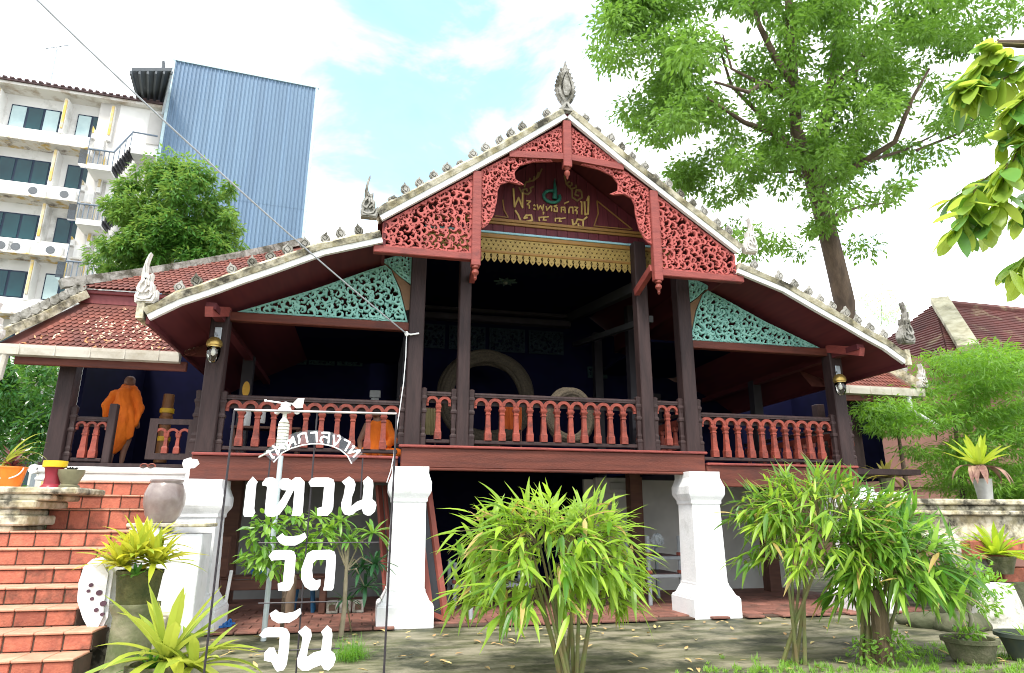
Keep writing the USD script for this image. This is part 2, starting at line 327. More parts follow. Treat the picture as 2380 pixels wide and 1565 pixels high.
for sgn in (1, -1):
    for pts, tier in ((UP, 0), (LO, 1)):
        q = pts if sgn > 0 else mirror(pts)
        MB().slab(band(q, 0, .085), YB - .02, YB + .05).put(hall, 'barge_board', bargew)
        mb = MB()
        # coping of weathered cement, its top broken by lumps
        P = np.array(q); L_ = LineString(P); n_ = 46
        rows = []
        for i in range(n_ + 1):
            s = L_.length * i / n_; p = np.array(L_.interpolate(s).coords[0]); p2 = np.array(L_.interpolate(min(s + .05, L_.length)).coords[0]); p1 = np.array(L_.interpolate(max(s - .05, 0)).coords[0])
            t = (p2 - p1) / np.linalg.norm(p2 - p1); nn = np.array([-t[1], t[0]]); nn *= np.sign(nn[1])
            k = meshkit.fbm(np.array([s * 5, sgn * 7 + tier * 3, 1.]), 3, 5) - .5; k2 = meshkit.fbm(np.array([s * 7, sgn * 7 + tier * 3, 9.]), 3, 8) - .5
            lo_, mid, hi_ = p + nn * .087, p + nn * (.165 + .03 * k), p + nn * (.215 + .05 * k)
            y0, y1 = YB - .05 + .02 * k2, YB + .32
            rows.append([(lo_[0], y0 + .015, lo_[1]), (mid[0], y0 - .02, mid[1]), (mid[0] + nn[0] * .02, y0 + .03, mid[1] + .02), (hi_[0], y0 + .05, hi_[1]), (hi_[0], y1 - .05, hi_[1]), (lo_[0], y1, lo_[1])])
        v = np.array(rows).reshape(-1, 3); f = []
        for i in range(n_):
            for j in range(6): f.append([i * 6 + j, i * 6 + (j + 1) % 6, (i + 1) * 6 + (j + 1) % 6, (i + 1) * 6 + j])
        mb.add(v, f)
        for i in (0, n_): mb.add(v[i * 6:(i + 1) * 6], [[0, 1, 2, 3], [0, 3, 4, 5]])
        mb.put(hall, 'roof_coping', moss, 40)
        # roof deck and soffit behind
        P = np.array(q); t = np.gradient(P, axis=0); t /= np.linalg.norm(t, axis=1, keepdims=True); nn = np.stack([-t[:, 1], t[:, 0]], 1); nn *= np.sign(nn[:, 1:2])
        a, b = P + nn * .02, P + nn * .12
        for pp, nm, mm in ((a, 'soffit', soffitm), (b, 'roof_deck', tilem)):
            k = len(pp); v = np.array([(x, y, z) for y in (YB + .04, 7.5) for x, z in pp])
            MB().add(v, [[i, i + 1, k + i + 1, k + i] for i in range(k - 1)]).put(hall, nm, mm)
        # side eave closing board along the low end
        if tier:
            x, z = q[-1]
            MB().box(min(x, x + sgn * .05), max(x, x + sgn * .05), YB, 7.5, z - .06, z + .14).put(hall, 'eave_board', soffitm)
            p, dd = q[0], .12
            MB().box(min(sgn * 2.98, sgn * 3.03), max(sgn * 2.98, sgn * 3.03), YB + .05, 7.5, LO[0][1] - .02, UP[-1][1] + .03).put(hall, 'step_board', soffitm)

MB().slab(Polygon([(-.2, 8.10), (0, 8.26), (.2, 8.10), (.2, 8.25), (0, 8.40), (-.2, 8.25)]), YB + .06, 7.5).put(hall, 'ridge_beam', soffitm)
# leaf finials along the coping
def leaf_finial():
    a = [(-.05, 0), (.04, 0), (.055, .03), (.085, .075), (.08, .12), (.045, .17), (.035, .225), (0.0, .185), (-.05, .155), (-.075, .105), (-.065, .06), (-.045, .04)]
    return Polygon(a).buffer(0)
LEAF = leaf_finial()
rng = np.random.default_rng(11)
def finials(pts, sgn, s0, s1, step):
    q = np.array(pts if sgn > 0 else mirror(pts)); L_ = LineString(q)
    s = s0
    while s < min(s1, L_.length):
        p = np.array(L_.interpolate(s).coords[0]); p2 = np.array(L_.interpolate(s + .02).coords[0]); t = (p2 - p) / np.linalg.norm(p2 - p); nn = np.array([-t[1], t[0]]); nn *= np.sign(nn[1])
        o = p + nn * .20
        if rng.random() > .08:
            g = affinity.scale(LEAF, xfact=-sgn * rng.uniform(.85, 1.05), yfact=rng.uniform(.8, 1.0) if rng.random() > .12 else .5, origin=(0, 0))
            g = affinity.rotate(g, -sgn * 14 + rng.normal() * 6, origin=(0, 0))
            g = affinity.translate(g, *o)
            mb = MB().slab(g, YB + .02, YB + .075).slab(g.buffer(-.012).difference(g.buffer(-.03)), YB + .002, YB + .094).slab(g.buffer(-.042), YB - .004, YB + .1)
            mb.put(hall, 'roof_leaf_ornament', mosslight)
        s += step * rng.uniform(.95, 1.05)
for sg in (-1, 1):
    finials(UP, sg, .28, 3.55, .27)
    finials(LO, sg, .3, 3.05, .27)
# apex finial
mb = MB()
ap = np.array([0, YB + .05]); zt = 8.25 + .18
out = [(0, 1.02), (.03, .9), (.06, .78), (.11, .66), (.155, .5), (.165, .38), (.14, .26), (.09, .17), (.06, .12), (.085, .06), (.14, .0), (.15, -.06)]
g = Polygon(out + [(-x, z) for x, z in out[::-1]]).buffer(0)
teeth = unary_union([Polygon([(x * sg, z - .03), ((x + .045) * sg, z + .035), (x * sg, z + .03)]) for sg in (-1, 1) for x, z in [(.045, .82), (.075, .73), (.105, .65), (.13, .56), (.148, .47), (.155, .38), (.14, .29), (.1, .2)]])
g = affinity.translate(unary_union([g, teeth]), 0, zt)
mb.slab(g, YB + .02, YB + .10)
core = affinity.translate(Polygon([(0, .78), (.06, .6), (.085, .45), (.07, .32), (.04, .24), (-.04, .24), (-.07, .32), (-.085, .45), (-.06, .6)]), 0, zt)
ring = g.buffer(-.02).difference(g.buffer(-.06)); mb.slab(ring, YB - .02, YB + .14); mb.slab(core.buffer(-.015), YB - .03, YB + .15)
mb.put(hall, 'apex_finial', mosslight)

# flame shaped naga ends at the feet of the copings: a swept crest with smaller flames
def naga(base, sgn, sc, yo=0.0, name='naga_finial', m_=None):
    out = [(-.02, 0), (.30, .0), (.34, .10), (.33, .22), (.27, .17), (.26, .30), (.20, .36), (.215, .48), (.14, .44), (.10, .5), (.085, .62), (.10, .72), (.125, .82), (.09, .78), (.055, .68), (.03, .55), (.02, .44), (.03, .36), (-.01, .30), (-.035, .22), (-.01, .17), (-.045, .11)]
    g = affinity.translate(affinity.scale(Polygon(out).buffer(0), xfact=sc * sgn * .82, yfact=sc, origin=(0, 0)), *base)
    y = YB + yo
    mb = MB().slab(g, y - .05, y + .06)
    g2 = g.buffer(-.018 * sc)
    mb.slab(g2.difference(g.buffer(-.05 * sc)), y - .075, y + .085)
    for ln in ([(.02, .08), (.12, .05), (.22, .08), (.27, .16), (.2, .22), (.15, .17)], [(.0, .2), (.08, .16), (.14, .26), (.12, .38), (.07, .5), (.06, .66)], [(.05, .3), (.10, .36), (.16, .40)], [(.18, .28), (.17, .34), (.2, .42)]):
        mb.slab(LineString([(base[0] + a * sc * sgn * .82, base[1] + b * sc) for a, b in ln]).buffer(.013 * sc).intersection(g2), y - .088, y + .095)
    return mb.put(hall, name, m_ or nagaw)
bl = xz(318, 705, YB)
naga(bl, 1, .92)
br = xz(2120, 800, YB); naga((br[0], br[1]), -1, .95, m_=mosslight)
tl = xz(838, 488, YB); naga((tl[0] + .03, tl[1] - .13), 1, .88, m_=mosslight)
tr_ = xz(1757, 583, YB); naga((tr_[0] - .02, tr_[1] - .06), -1, .82)
for sg, (u, v) in ((1, (318, 735)), (-1, (2113, 845))):
    x, z = xz(u, v, YB); MB().slab(sbox(min(x, x + sg * .09), z - .04, max(x, x + sg * .09), z + .24), YB - .06, YB + .35).put(hall, 'coping_end', moss)

# ---------------------------------------------------------------- carved scroll panels
def scroll_panel(P, seed, R=.13, border=.035, w=.02, dens=1.0):
    R, w = R * .74, w * 1.12
    """pierced foliage: spirals with lobes packed in the polygon P, tied by stems and a border; returns (whole, raised core)"""
    rng = np.random.default_rng(seed); x0, z0, x1, z1 = P.bounds; inner = P.buffer(-border * .5)
    centres, tries = [], 0
    while tries < 9000:
        tries += 1
        c = rng.uniform((x0, z0), (x1, z1)); rr = R * (rng.uniform(.75, 1.1) if tries < 3000 else rng.uniform(.38, .6))
        if not inner.contains(Point(c)): continue
        if any((c[0] - a) ** 2 + (c[1] - b) ** 2 < (.67 * (rr + r2)) ** 2 for a, b, r2 in centres): continue
        centres.append((c[0], c[1], rr))
    shapes = []
    for a, b, rr in centres:
        fl_ = meshkit.noise(np.array([a * 1.7, b * 1.7, seed * 1.3])) * 5.0; sg = 1 if int(math.floor((a + b * .6) / (2.2 * R))) % 2 else -1; th0 = fl_ + sg * 1.2 + rng.normal() * .25; n = 18
        t = np.linspace(0, 1, n); rad = rr * (1.10 - .80 * t ** .8); th = th0 + sg * t * 4.4
        c = np.stack([a + rad * np.cos(th), b + rad * np.sin(th)], 1); wd = np.minimum(w * 1.15, rr * .42) * (.35 + 1.45 * np.sin(np.pi * np.clip(t * .98, 0, 1) ** .8) ** 1.3)
        tt = np.gradient(c, axis=0); tt /= np.linalg.norm(tt, axis=1, keepdims=True); nn = np.stack([-tt[:, 1], tt[:, 0]], 1)
        shapes.append(Polygon(np.vstack([c + nn * wd[:, None] * .5, (c - nn * wd[:, None] * .5)[::-1]])).buffer(0))
        shapes.append(Point(c[-1]).buffer(w * .75, 6))
        for k in range(2):                          # leaf lobes on the outer side
            i = 3 + k * 5; d = c[i] - np.array([a, b]); d /= np.linalg.norm(d); tg = tt[i]
            tip = c[i] + d * rr * .46 - tg * rr * .34
            shapes.append(Polygon([c[i] + tg * w * .9, c[i] + d * rr * .34 + tg * .12 * rr, c[i] + d * rr * .46 - tg * .1 * rr, tip, c[i] + d * rr * .16 - tg * rr * .2, c[i] - tg * w * 1.2]).buffer(0))
    for i, (a, b, rr) in enumerate(centres):        # stems to the two nearest
        o = sorted(((a - c[0]) ** 2 + (b - c[1]) ** 2, j) for j, c in enumerate(centres) if j != i)[:1]
        for _, j in o:
            shapes.append(LineString([(a, b + rr * .5), ((a + centres[j][0]) / 2 + rr * .2, (b + centres[j][1]) / 2), centres[j][:2]]).buffer(w * .32, 3))
    u = unary_union([s for s in shapes if s.is_valid]).intersection(P)
    whole = unary_union([u, P.difference(P.buffer(-border))]).simplify(.002)
    core = unary_union([u.buffer(-w * .22).simplify(.002)])
    return whole, core
def carved(P, y, seed, name, m_, parent=None, label=None, th=.03, **k):
    whole, core = scroll_panel(P, seed, **k)
    return MB().slab(whole, y, y + th).slab(core, y - .016, y).put(parent or hall, name, m_, label=label)

yg = YB + .06                     # gable screen just behind the barge board
def up_z(x): return np.interp(abs(x), [p[0] for p in UP], [p[1] for p in UP])
zb_t, zb_b = 5.575, 5.455         # bottom beam of the screens
rp = 1.56                         # red posts
zc0 = 7.46                        # cross beam under the apex
for sg in (-1, 1):
    S = lambda pts: Polygon([(sg * x, z) for x, z in pts]).buffer(0)
    tri = S([(rp + .075, zb_t), (3.04, zb_t), (3.04, up_z(3.05) - .02), (rp + .075, up_z(rp + .075) - .03)])
    carved(tri, yg, 21 + sg, 'carved_side_screen', red, R=.125)
    MB().cbox(min(sg * (rp - .06), sg * 3.16), max(sg * (rp - .06), sg * 3.16), yg - .04, yg + .08, zb_b, zb_t - .002).put(hall, 'screen_beam', redbeam)
    MB().cbox(sg * rp - .075, sg * rp + .075, yg - .06, yg + .075, 5.36, up_z(rp) - .03).put(hall, 'hanging_post', redbeam)
    MB().lathe([(.055, .0), (.06, -.03), (.03, -.05), (.055, -.085), (.058, -.12), (.03, -.15), (.022, -.19), (.03, -.205), (.012, -.235), (.0, -.24)][::-1], (sg * rp, yg, 5.36), 12).put(hall, 'post_pendant', redbar, 40)
    ap_tri = S([(.085, 7.56), (.085, up_z(.085) - .06), (.96, 7.5), (.90, 7.47), (.5, 7.53)])
    carved(ap_tri, yg, 31 + sg, 'carved_apex_screen', red, R=.09, w=.016)
    # the bracket: hugging the rafter, its inner edge scalloped
    br_ = S([(rp - .075, 6.02), (rp - .075, up_z(rp - .075) - .03), (.94, 7.46), (.30, 7.43), (.25, 7.40), (.60, 7.345), (.83, 7.25), (.92, 7.12), (.91, 6.98), (.76, 6.90), (.84, 6.89), (1.02, 6.92), (1.16, 6.86), (1.21, 6.74), (1.22, 6.55), (1.27, 6.30), (1.36, 6.12), (1.44, 6.04)])
    carved(br_, yg + .005, 41 + sg, 'carved_bracket', red, R=.085, w=.016)
    MB().hexa([(sg * x, y, z) for x, zz in ((.0, zc0 + .10), (1.02, zc0 + .02)) for y in (yg - .05, yg + .07) for z in (zz - .115, zz)]).put(hall, 'cross_beam', redbeam)
MB().cbox(-.075, .075, yg - .07, yg + .075, 7.30, 8.20).put(hall, 'king_post', redbeam)
MB().lathe([(.0, -.22), (.012, -.21), (.025, -.16), (.05, -.12), (.05, -.08), (.028, -.05), (.05, -.02), (.05, 0)], (0, yg, 7.30), 12).put(hall, 'post_pendant', redbar, 40)

# pediment board with gilt lettering, at the post line
YP = .14
ped = Polygon([(-2.3, 6.42), (2.3, 6.42), (2.3, up_z(2.3) - .02), (0, 8.2), (-2.3, up_z(2.3) - .02)])
xs = np.linspace(-2.3, 2.3, 24)
for i in range(23):                       # upright boards
    MB().slab(ped.intersection(sbox(xs[i] + .004, 6, xs[i + 1] - .004, 9)), YP + .012 * (i % 2) * .4, YP + .05).put(hall, 'pediment_board', maroon)
MB().box(-2.3, 2.3, YP + .055, YP + .07, 6.42, 6.9).put(hall, 'board_backing', maroon)
def gp(x, y): return xz((1180 + x / 4.76) * .92969, (400 + y / 4.76) * .92969, YP)
def stroke(pts, wd, fn, cap=2): return LineString([fn(*p) for p in pts]).buffer(wd / 2, cap_style=cap, join_style=1)
GT = {
 'pho': [[(490, 345), (505, 560), (552, 455), (598, 572), (600, 395)]], 'ro': [[(645, 490), (695, 497), (655, 535), (680, 545), (680, 585)]], 'sara_a': [[(728, 545), (748, 552), (735, 535)], [(728, 588), (748, 594), (735, 578)]],
 'pho_small': [[(772, 535), (785, 595), (812, 550), (838, 602), (850, 535)]], 'sara_u': [[(838, 628), (850, 630), (846, 655)]], 'tho': [[(880, 555), (888, 610)], [(888, 605), (930, 555), (945, 560), (943, 615)]],
 'thong': [[(1010, 545), (975, 555), (1012, 575), (1012, 618), (975, 615), (978, 585)]], 'so': [[(1060, 630), (1060, 570), (1100, 570), (1108, 638)], [(1075, 600), (1092, 600)], [(1095, 525), (1150, 500)]],
 'ko': [[(1150, 640), (1150, 595), (1160, 570), (1195, 568), (1200, 645)]], 'ro2': [[(1215, 565), (1255, 572), (1225, 605), (1250, 615), (1245, 650)]], 'sara_aa': [[(1285, 500), (1303, 505), (1303, 655)]], 'cho': [[(1335, 500), (1345, 655), (1378, 648), (1385, 440), (1365, 490)]],
 'two': [[(512, 605), (548, 660), (585, 752), (715, 722), (702, 662), (640, 665), (618, 700), (660, 690)]], 'five': [[(800, 735), (795, 690), (855, 685), (845, 722), (885, 722)], [(850, 690), (912, 680)]], 'five_b': [[(990, 740), (988, 702), (1045, 700), (1035, 735), (1065, 738)], [(1045, 706), (1112, 695)]],
 'eight': [[(1190, 710), (1200, 775), (1235, 760), (1250, 712), (1320, 722), (1368, 682)], [(1320, 722), (1318, 808), (1262, 790), (1262, 760)]]}
for k, ss in GT.items():
    wd = .032 if k in ('pho', 'two', 'eight', 'cho') else .024
    MB().slab(unary_union([stroke(s, wd, gp) for s in ss]), YP - .02, YP).put(hall, 'gilt_letter', mat('gilt_letter_paint', (.58, .40, .13), .45, (.46, .31, .09), 8))
for ss in ([(1485, 490), (1500, 640), (1450, 790), (1910, 835)], [(1485, 490), (1910, 835)], [(365, 480), (380, 600), (430, 690), (270, 670)]):
    MB().slab(stroke(ss, .02, gp), YP - .018, YP).put(hall, 'gilt_outline', goldline)
for sg, (bx, by) in ((1, (1100, 200)), (-1, (790, 110))):   # flame scrolls
    if sg > 0: L_ = [[(1095, 190), (1120, 290), (1190, 360), (1190, 450), (1250, 490), (1310, 450), (1300, 380), (1240, 360), (1225, 420), (1270, 430)], [(1120, 290), (1160, 260)], [(1150, 320), (1190, 300), (1180, 270)], [(1180, 350), (1240, 330), (1230, 300)], [(1240, 360), (1290, 360)]]
    else: L_ = [[(830, 110), (790, 200), (730, 250), (640, 270), (620, 330)], [(730, 250), (740, 200)], [(760, 230), (790, 150)], [(680, 260), (690, 220)], [(735, 320), (690, 340), (700, 380), (660, 415), (610, 400), (600, 360), (650, 350), (655, 385)], [(590, 400), (560, 330)]]
    MB().slab(unary_union([stroke(s, .028, gp) for s in L_]), YP - .018, YP).put(hall, 'gilt_scroll', mat('dim_gilt', (.24, .16, .06), .5))
ec = gp(945, 440)
MB().tube([(ec[0] + .155 * math.cos(a), YP - .03, ec[1] - .01 + .12 * math.sin(a)) for a in np.linspace(.9, 2 * math.pi + .4, 22)], .032, 8).tube([(ec[0] + .05, YP - .05, ec[1] - .06), (ec[0] + .06, YP - .05, ec[1] + .13), (ec[0] + .05, YP - .05, ec[1] + .28), (ec[0] + .06, YP - .05, ec[1] + .36)], [.05, .035, .022, .005], 8).put(hall, 'gable_emblem', mat('emblem_green', (.03, .17, .12), .35, (.02, .1, .08), 9), True)
# mouldings and pierced fringe
def zf(v): return at(1113, v, YP)[2]
MB().box(-2.32, 2.32, YP - .05, YP - .002, zf(512), zf(506)).box(-2.32, 2.32, YP - .03, YP - .001, zf(518), zf(513)).put(hall, 'gilt_moulding', goldline)
MB().cbox(-2.32, 2.32, YP - .055, YP + .0, zf(541), zf(536.5)).put(hall, 'blue_moulding', bluetrim)
MB().cbox(-2.32, 2.32, YP - .04, YP + .02, zf(551), zf(541.5)).put(hall, 'gilt_rail', goldline)
MB().box(-2.32, 2.32, YP - .02, YP + .02, zf(536), 6.45).put(hall, 'lower_board', maroon)
z1, z2, z3, z4 = zf(552), zf(580), zf(586), zf(607)
fr = sbox(-2.32, z2, 2.32, z1); holes = []
px_ = .088
for i in range(int(4.64 / px_)):
    x = -2.32 + (i + .5) * px_
    for r_ in range(3):
        zz = z1 - (r_ + .5) * (z1 - z2) / 3; xx = x + (px_ / 2 if r_ % 2 else 0)
        holes += [Polygon([(xx - .028, zz + .024), (xx, zz + .004), (xx + .028, zz + .024), (xx + .010, zz - .002), (xx + .016, zz - .027), (xx, zz - .014), (xx - .016, zz - .027), (xx - .010, zz - .002)])]
MB().slab(fr.difference(unary_union(holes)), YP - .015, YP + .005).put(hall, 'pierced_valance', gold)
MB().cbox(-2.32, 2.32, YP - .035, YP + .015, z3, z2 - .001).put(hall, 'valance_rail', goldline)
pw = .117
for i in range(int(4.6 / pw)):
    x = -2.3 + (i + .5) * pw; h_ = z3 - z4; a = pw / 2
    g = Polygon([(x - a, z3), (x + a, z3), (x + a, z3 - h_ * .45), (x + a * .55, z3 - h_ * .8), (x, z4), (x - a * .55, z3 - h_ * .8), (x - a, z3 - h_ * .45)])
    hs = [Polygon([(x, z4 + h_ * .22), (x + .02, z4 + h_ * .42), (x, z4 + h_ * .36), (x - .02, z4 + h_ * .42)]), LineString([(x - a, z3 - h_ * .50), (x - a * .75, z3 - h_ * .3), (x - a, z3 - h_ * .08)]).buffer(.008), LineString([(x + a, z3 - h_ * .50), (x + a * .75, z3 - h_ * .3), (x + a, z3 - h_ * .08)]).buffer(.008)]
    MB().slab(g.difference(unary_union(hs)), YP - .014, YP + .004).put(hall, 'fringe_pendant', gold)

# teal screens of the wings
for sg in (-1, 1):
    S = lambda pts: Polygon([(sg * x, z) for x, z in pts]).buffer(0)
    a = S([(5.2, 4.62), (2.54, 4.62), (2.60, 4.83), (2.70, 5.18), (2.86, 5.52), (2.96, 5.60), (3.2, 5.50), (4.1, 5.07)])
    carved(a, .0, 51 + sg, 'carved_wing_screen', teal, R=.115, w=.02, border=.03)
    b = S([(2.52, 5.30), (2.52, 5.9), (3.1, 5.66), (2.92, 5.62), (2.74, 5.45)])
    carved(b, .02, 61 + sg, 'carved_corner_screen', teal, R=.09, w=.018, border=.025)
    MB().slab(S([(2.51, 5.26), (2.72, 5.42), (2.9, 5.58), (3.0, 5.66), (2.98, 5.62), (2.86, 5.545), (2.69, 5.2), (2.585, 4.83), (2.51, 4.85)]), .01, .05).put(hall, 'screen_strut', mat('strut_wood', (.22, .12, .06), .6))
    MB().cbox(min(sg * 2.5, sg * 5.33), max(sg * 2.5, sg * 5.33), -.07, .07, 4.46, 4.60).put(hall, 'wing_beam', fascia)
    MB().bar((sg * 5.33, -.04, 4.6), (sg * 5.42, -.80, 4.36), .11, .15).put(hall, 'eave_bracket', redbeam)
    MB().box(min(sg * 5.33, sg * 5.47), max(sg * 5.33, sg * 5.47), -.80, 7, 4.40, 4.50).put(hall, 'eave_purlin', soffitm)
# bracket between right post and the hanging post
for x in (-1.5, 1.5): MB().bar((x, -.08, 5.42), (x, -.80, 5.62), .09, .13).put(hall, 'post_bracket', redbeam)

# ---------------------------------------------------------------- posts with turned side strips
def newel(mb, x, y, z0, h_=.92):
    pr = [(.045, 0), (.045, .12), (.05, .13), (.05, .16), (.032, .19), (.038, .24), (.03, .28), (.036, .42), (.036, .5), (.05, .52), (.05, .55), (.035, .58), (.032, .66), (.042, .72), (.05, .74), (.05, .77), (.036, .79), (.04, .86), (.044, .90), (.02, h_)]
    return mb.lathe(pr, (x, y, z0), 8, square=True)
POSTS = [(-P1, ZW, 4.62, .13), (-P2, ZC, 5.95, .125), (-P3, ZC, 5.97, .10), (P3, ZC, 6.42, .11), (P2, ZC, 5.95, .125), (P1, ZW, 4.62, .125)]
for x, z0, z1_, hw in POSTS:
    p = MB().cbox(x - hw, x + hw, -hw, hw, z0 - .01, z1_, .015).put(hall, 'post', postm)
    for sg in (-1, 1):
        newel(MB(), x + sg * (hw + .045), -.02, z0 + .01).put(p, 'turned_strip', postm)

# ---------------------------------------------------------------- railings: arch band > rails, balusters
def railing(x0, x1, y, z0, n, ang=0., h_=.83, parent=None, gate=False):
    w_ = (x1 - x0) / n
    top, zt_, zs = z0 + h_, z0 + h_ - .035, z0 + h_ - .045 - w_ * .5
    arches = []
    for i in range(n):
        c = x0 + (i + .5) * w_; r_ = w_ * .30
        arches.append(unary_union([Point(c, zs).buffer(r_, 10), sbox(c - r_, zs - .2, c + r_, zs)]))
    lobes = unary_union([Point(x0 + (i + .5) * w_, zs).buffer(w_ * .5 + .008, 12) for i in range(n)] + [sbox(x0, zs - .05, x1, zs + .02)]).intersection(sbox(x0, zs - .05, x1, zt_))
    bnd = lobes.difference(unary_union(arches))
    mb = MB().slab(bnd, y - .022, y + .022)
    rim = unary_union([Point(x0 + (i + .5) * w_, zs).buffer(w_ * .30 + .03, 12).difference(Point(x0 + (i + .5) * w_, zs).buffer(w_ * .30 + .001, 12)) for i in range(n)]).intersection(sbox(x0, zs, x1, zt_ - .002))
    mb.slab(rim, y - .034, y + .034)
    rail = mb.put(parent or hall, 'railing', redbar)
    MB().tube([(x0, y, top + .005), (x1, y, top + .005)], .036, 10).box(x0, x1, y - .03, y + .03, zt_ + .001, top - .01).box(x0, x1, y + .024, y + .034, zs, zt_).put(rail, 'top_rail', postm, 40)
    MB().cbox(x0, x1, y - .04, y + .04, z0 + .035, z0 + .095).put(rail, 'bottom_rail', postm)
    hb = zs - .051 - (z0 + .096); sw = w_ * .5 - w_ * .30
    for i in range(1, n):
        pr = [(.054, 0), (.054, .115), (.048, .125), (.046, .14), (.042, .17), (.033, hb * .80), (.042, hb * .815), (.042, hb * .85), (.034, hb * .865), (.036, hb * .89), (sw * 1.15, hb * .96), (sw * 1.2, hb)]
        MB().lathe(pr, (x0 + i * w_, y, z0 + .096), square=True).put(rail, 'baluster', redbar)
    return rail
railing(-P3 + .19, P3 - .19, 0, ZC + .01, 12)
railing(-P2 + .21, -P3 - .19, 0, ZC + .01, 2)
railing(P3 + .19, P2 - .21, 0, ZC + .01, 2)
railing(-P1 + .21, -P2 - .21, 0, ZW + .01, 11)
railing(P2 + .21, P1 - .21, 0, ZW + .01, 11)
# side railings of the wings running back, seen through the front ones
def side_rail(x, y0, y1, z0, n):
    rail = MB().box(x - .02, x + .02, y0, y1, z0 + .50, z0 + .62).put(hall, 'side_railing', redbar)
    MB().tube([(x, y0, z0 + .7), (x, y1, z0 + .7)], .04, 8).put(rail, 'top_rail', postm)
    MB().box(x - .04, x + .04, y0, y1, z0 + .03, z0 + .09).put(rail, 'bottom_rail', postm)
    for i in range(n): MB().lathe([(.05, 0), (.05, .1), (.036, .13), (.027, .32), (.04, .34), (.045, .41)], (x, y0 + (i + .5) * (y1 - y0) / n, z0 + .09), square=True).put(rail, 'baluster', redbar)
side_rail(5.41, .15, 3.2, ZW, 11); side_rail(2.4, .15, 2.4, ZC, 8)

# ---------------------------------------------------------------- deck and fascia
MB().box(-2.5, 2.5, -.05, 5, ZC - .10, ZC).put(hall, 'deck', shadewood)
for sg in (-1, 1): MB().box(min(sg * 2.5, sg * 5.55), max(sg * 2.5, sg * 5.55), -.05, 5, ZW - .1, ZW).put(hall, 'deck', shadewood)
MB().cbox(-2.56, 2.56, -.16, -.06, 2.25, ZC - .045).put(hall, 'fascia_board', fascia)
MB().cbox(-2.60, 2.60, -.20, -.05, ZC - .044, ZC - .004).put(hall, 'fascia_cap', redbeam)
MB().cbox(-2.57, 2.57, -.18, -.06, 2.21, 2.248).put(hall, 'fascia_foot', fascia)
for sg in (-1, 1):
    x0, x1 = sorted((sg * 2.60, sg * 5.56))
    MB().cbox(x0, x1, -.13, -.05, 2.02, ZW - .045).put(hall, 'fascia_board', fascia)
    MB().cbox(x0, x1, -.17, -.045, ZW - .044, ZW - .004).put(hall, 'fascia_cap', redbeam)

# ---------------------------------------------------------------- white masonry pillars
def pillar(x, y, top, hw=.31, bw=.40):
    base = MB()
    p = MB().lathe([(hw * .86, .50), (hw * .80, top - .52)], (x, y + bw, 0), square=True).put(hall, 'pillar', white)
    MB().lathe([(bw, 0), (bw, .28), (bw - .012, .295), (bw - .012, .31), (bw - .05, .33), (hw * .96, .44), (hw * .9, .475), (hw * .9, .505)], (x, y + bw, 0), square=True).put(p, 'pillar_base', white)
    MB().lathe([(hw * .82, top - .525), (hw * .86, top - .51), (hw * .86, top - .47), (hw * .90, top - .44), (hw * .98, top - .40), (hw * 1.03, top - .36), (hw * 1.03, top - .24), (hw * .98, top - .20), (hw * .88, top - .10), (hw * .88, top)], (x, y + bw, 0), square=True).put(p, 'pillar_cap', white)
pillar(-2.41, -.51, 2.25); pillar(2.41, -.51, 2.25); pillar(5.35, -.51, 2.03)
pillar(-5.36, -.56, 2.02, .36, .45)
# dark timber stilts and rear walls under the deck
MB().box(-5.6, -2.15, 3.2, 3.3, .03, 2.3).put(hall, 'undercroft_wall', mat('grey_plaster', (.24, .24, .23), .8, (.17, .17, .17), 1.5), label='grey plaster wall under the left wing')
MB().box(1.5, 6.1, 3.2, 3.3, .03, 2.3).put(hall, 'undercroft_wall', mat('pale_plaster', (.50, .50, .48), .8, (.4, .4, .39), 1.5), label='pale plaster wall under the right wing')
MB().box(1.5, 1.56, 3.31, 4.79, .03, 2.4).put(hall, 'undercroft_wall', shadewood, label='dark side wall under the middle of the hall')
MB().box(-2.2, -2.14, 3.31, 4.79, .03, 2.4).put(hall, 'undercroft_wall', shadewood, label='dark side wall behind the middle pillar')
MB().box(-2.2, 1.55, 4.8, 4.9, .03, 2.5).put(hall, 'undercroft_wall', shadewood, label='dark boarded wall under the middle of the hall')
for x in (-5.4, -2.4, 2.4, 5.4): MB().box(x - .13, x + .13, 2.5, 2.76, .03, 2.4).put(hall, 'stilt', woodbr)

# ---------------------------------------------------------------- dim interior
YI, YV0 = 4.9, 1.35
MB().slab(Polygon([(-8.2, 2.3), (8.0, 2.3), (8.0, 4.9), (4.6, 4.9), (3.0, 5.7), (3.0, 6.0), (0, 8.2), (-3.0, 6.0), (-3.0, 5.7), (-4.2, 5.1), (-8.2, 5.1)]), YI, YI + .1).put(hall, 'rear_wall', shadewood)
MB().box(-8.0, -7.94, YV0 + .6, YI, 2.3, 5.0).put(hall, 'side_wall', shadewood)
MB().box(7.94, 8.0, 1.95, YI, 2.3, 4.9).put(hall, 'side_wall', shadewood)
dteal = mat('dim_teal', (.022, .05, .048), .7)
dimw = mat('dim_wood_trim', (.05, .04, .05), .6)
MB().cbox(-2.4, 1.75, YI - .25, YI - .005, 6.15, 6.3).cbox(-2.4, 1.75, YI - .2, YI - .005, 6.4, 6.48).put(hall, 'rear_cornice', dimw)
for i in range(4):
    x0 = -2.3 + i * 1.0
    carved(sbox(x0, 5.45, x0 + .9, 6.05), YI - .06, 80 + i, 'rear_carved_panel', mat('dim_teal_dark', (.010, .022, .030), .7), R=.13, w=.024)
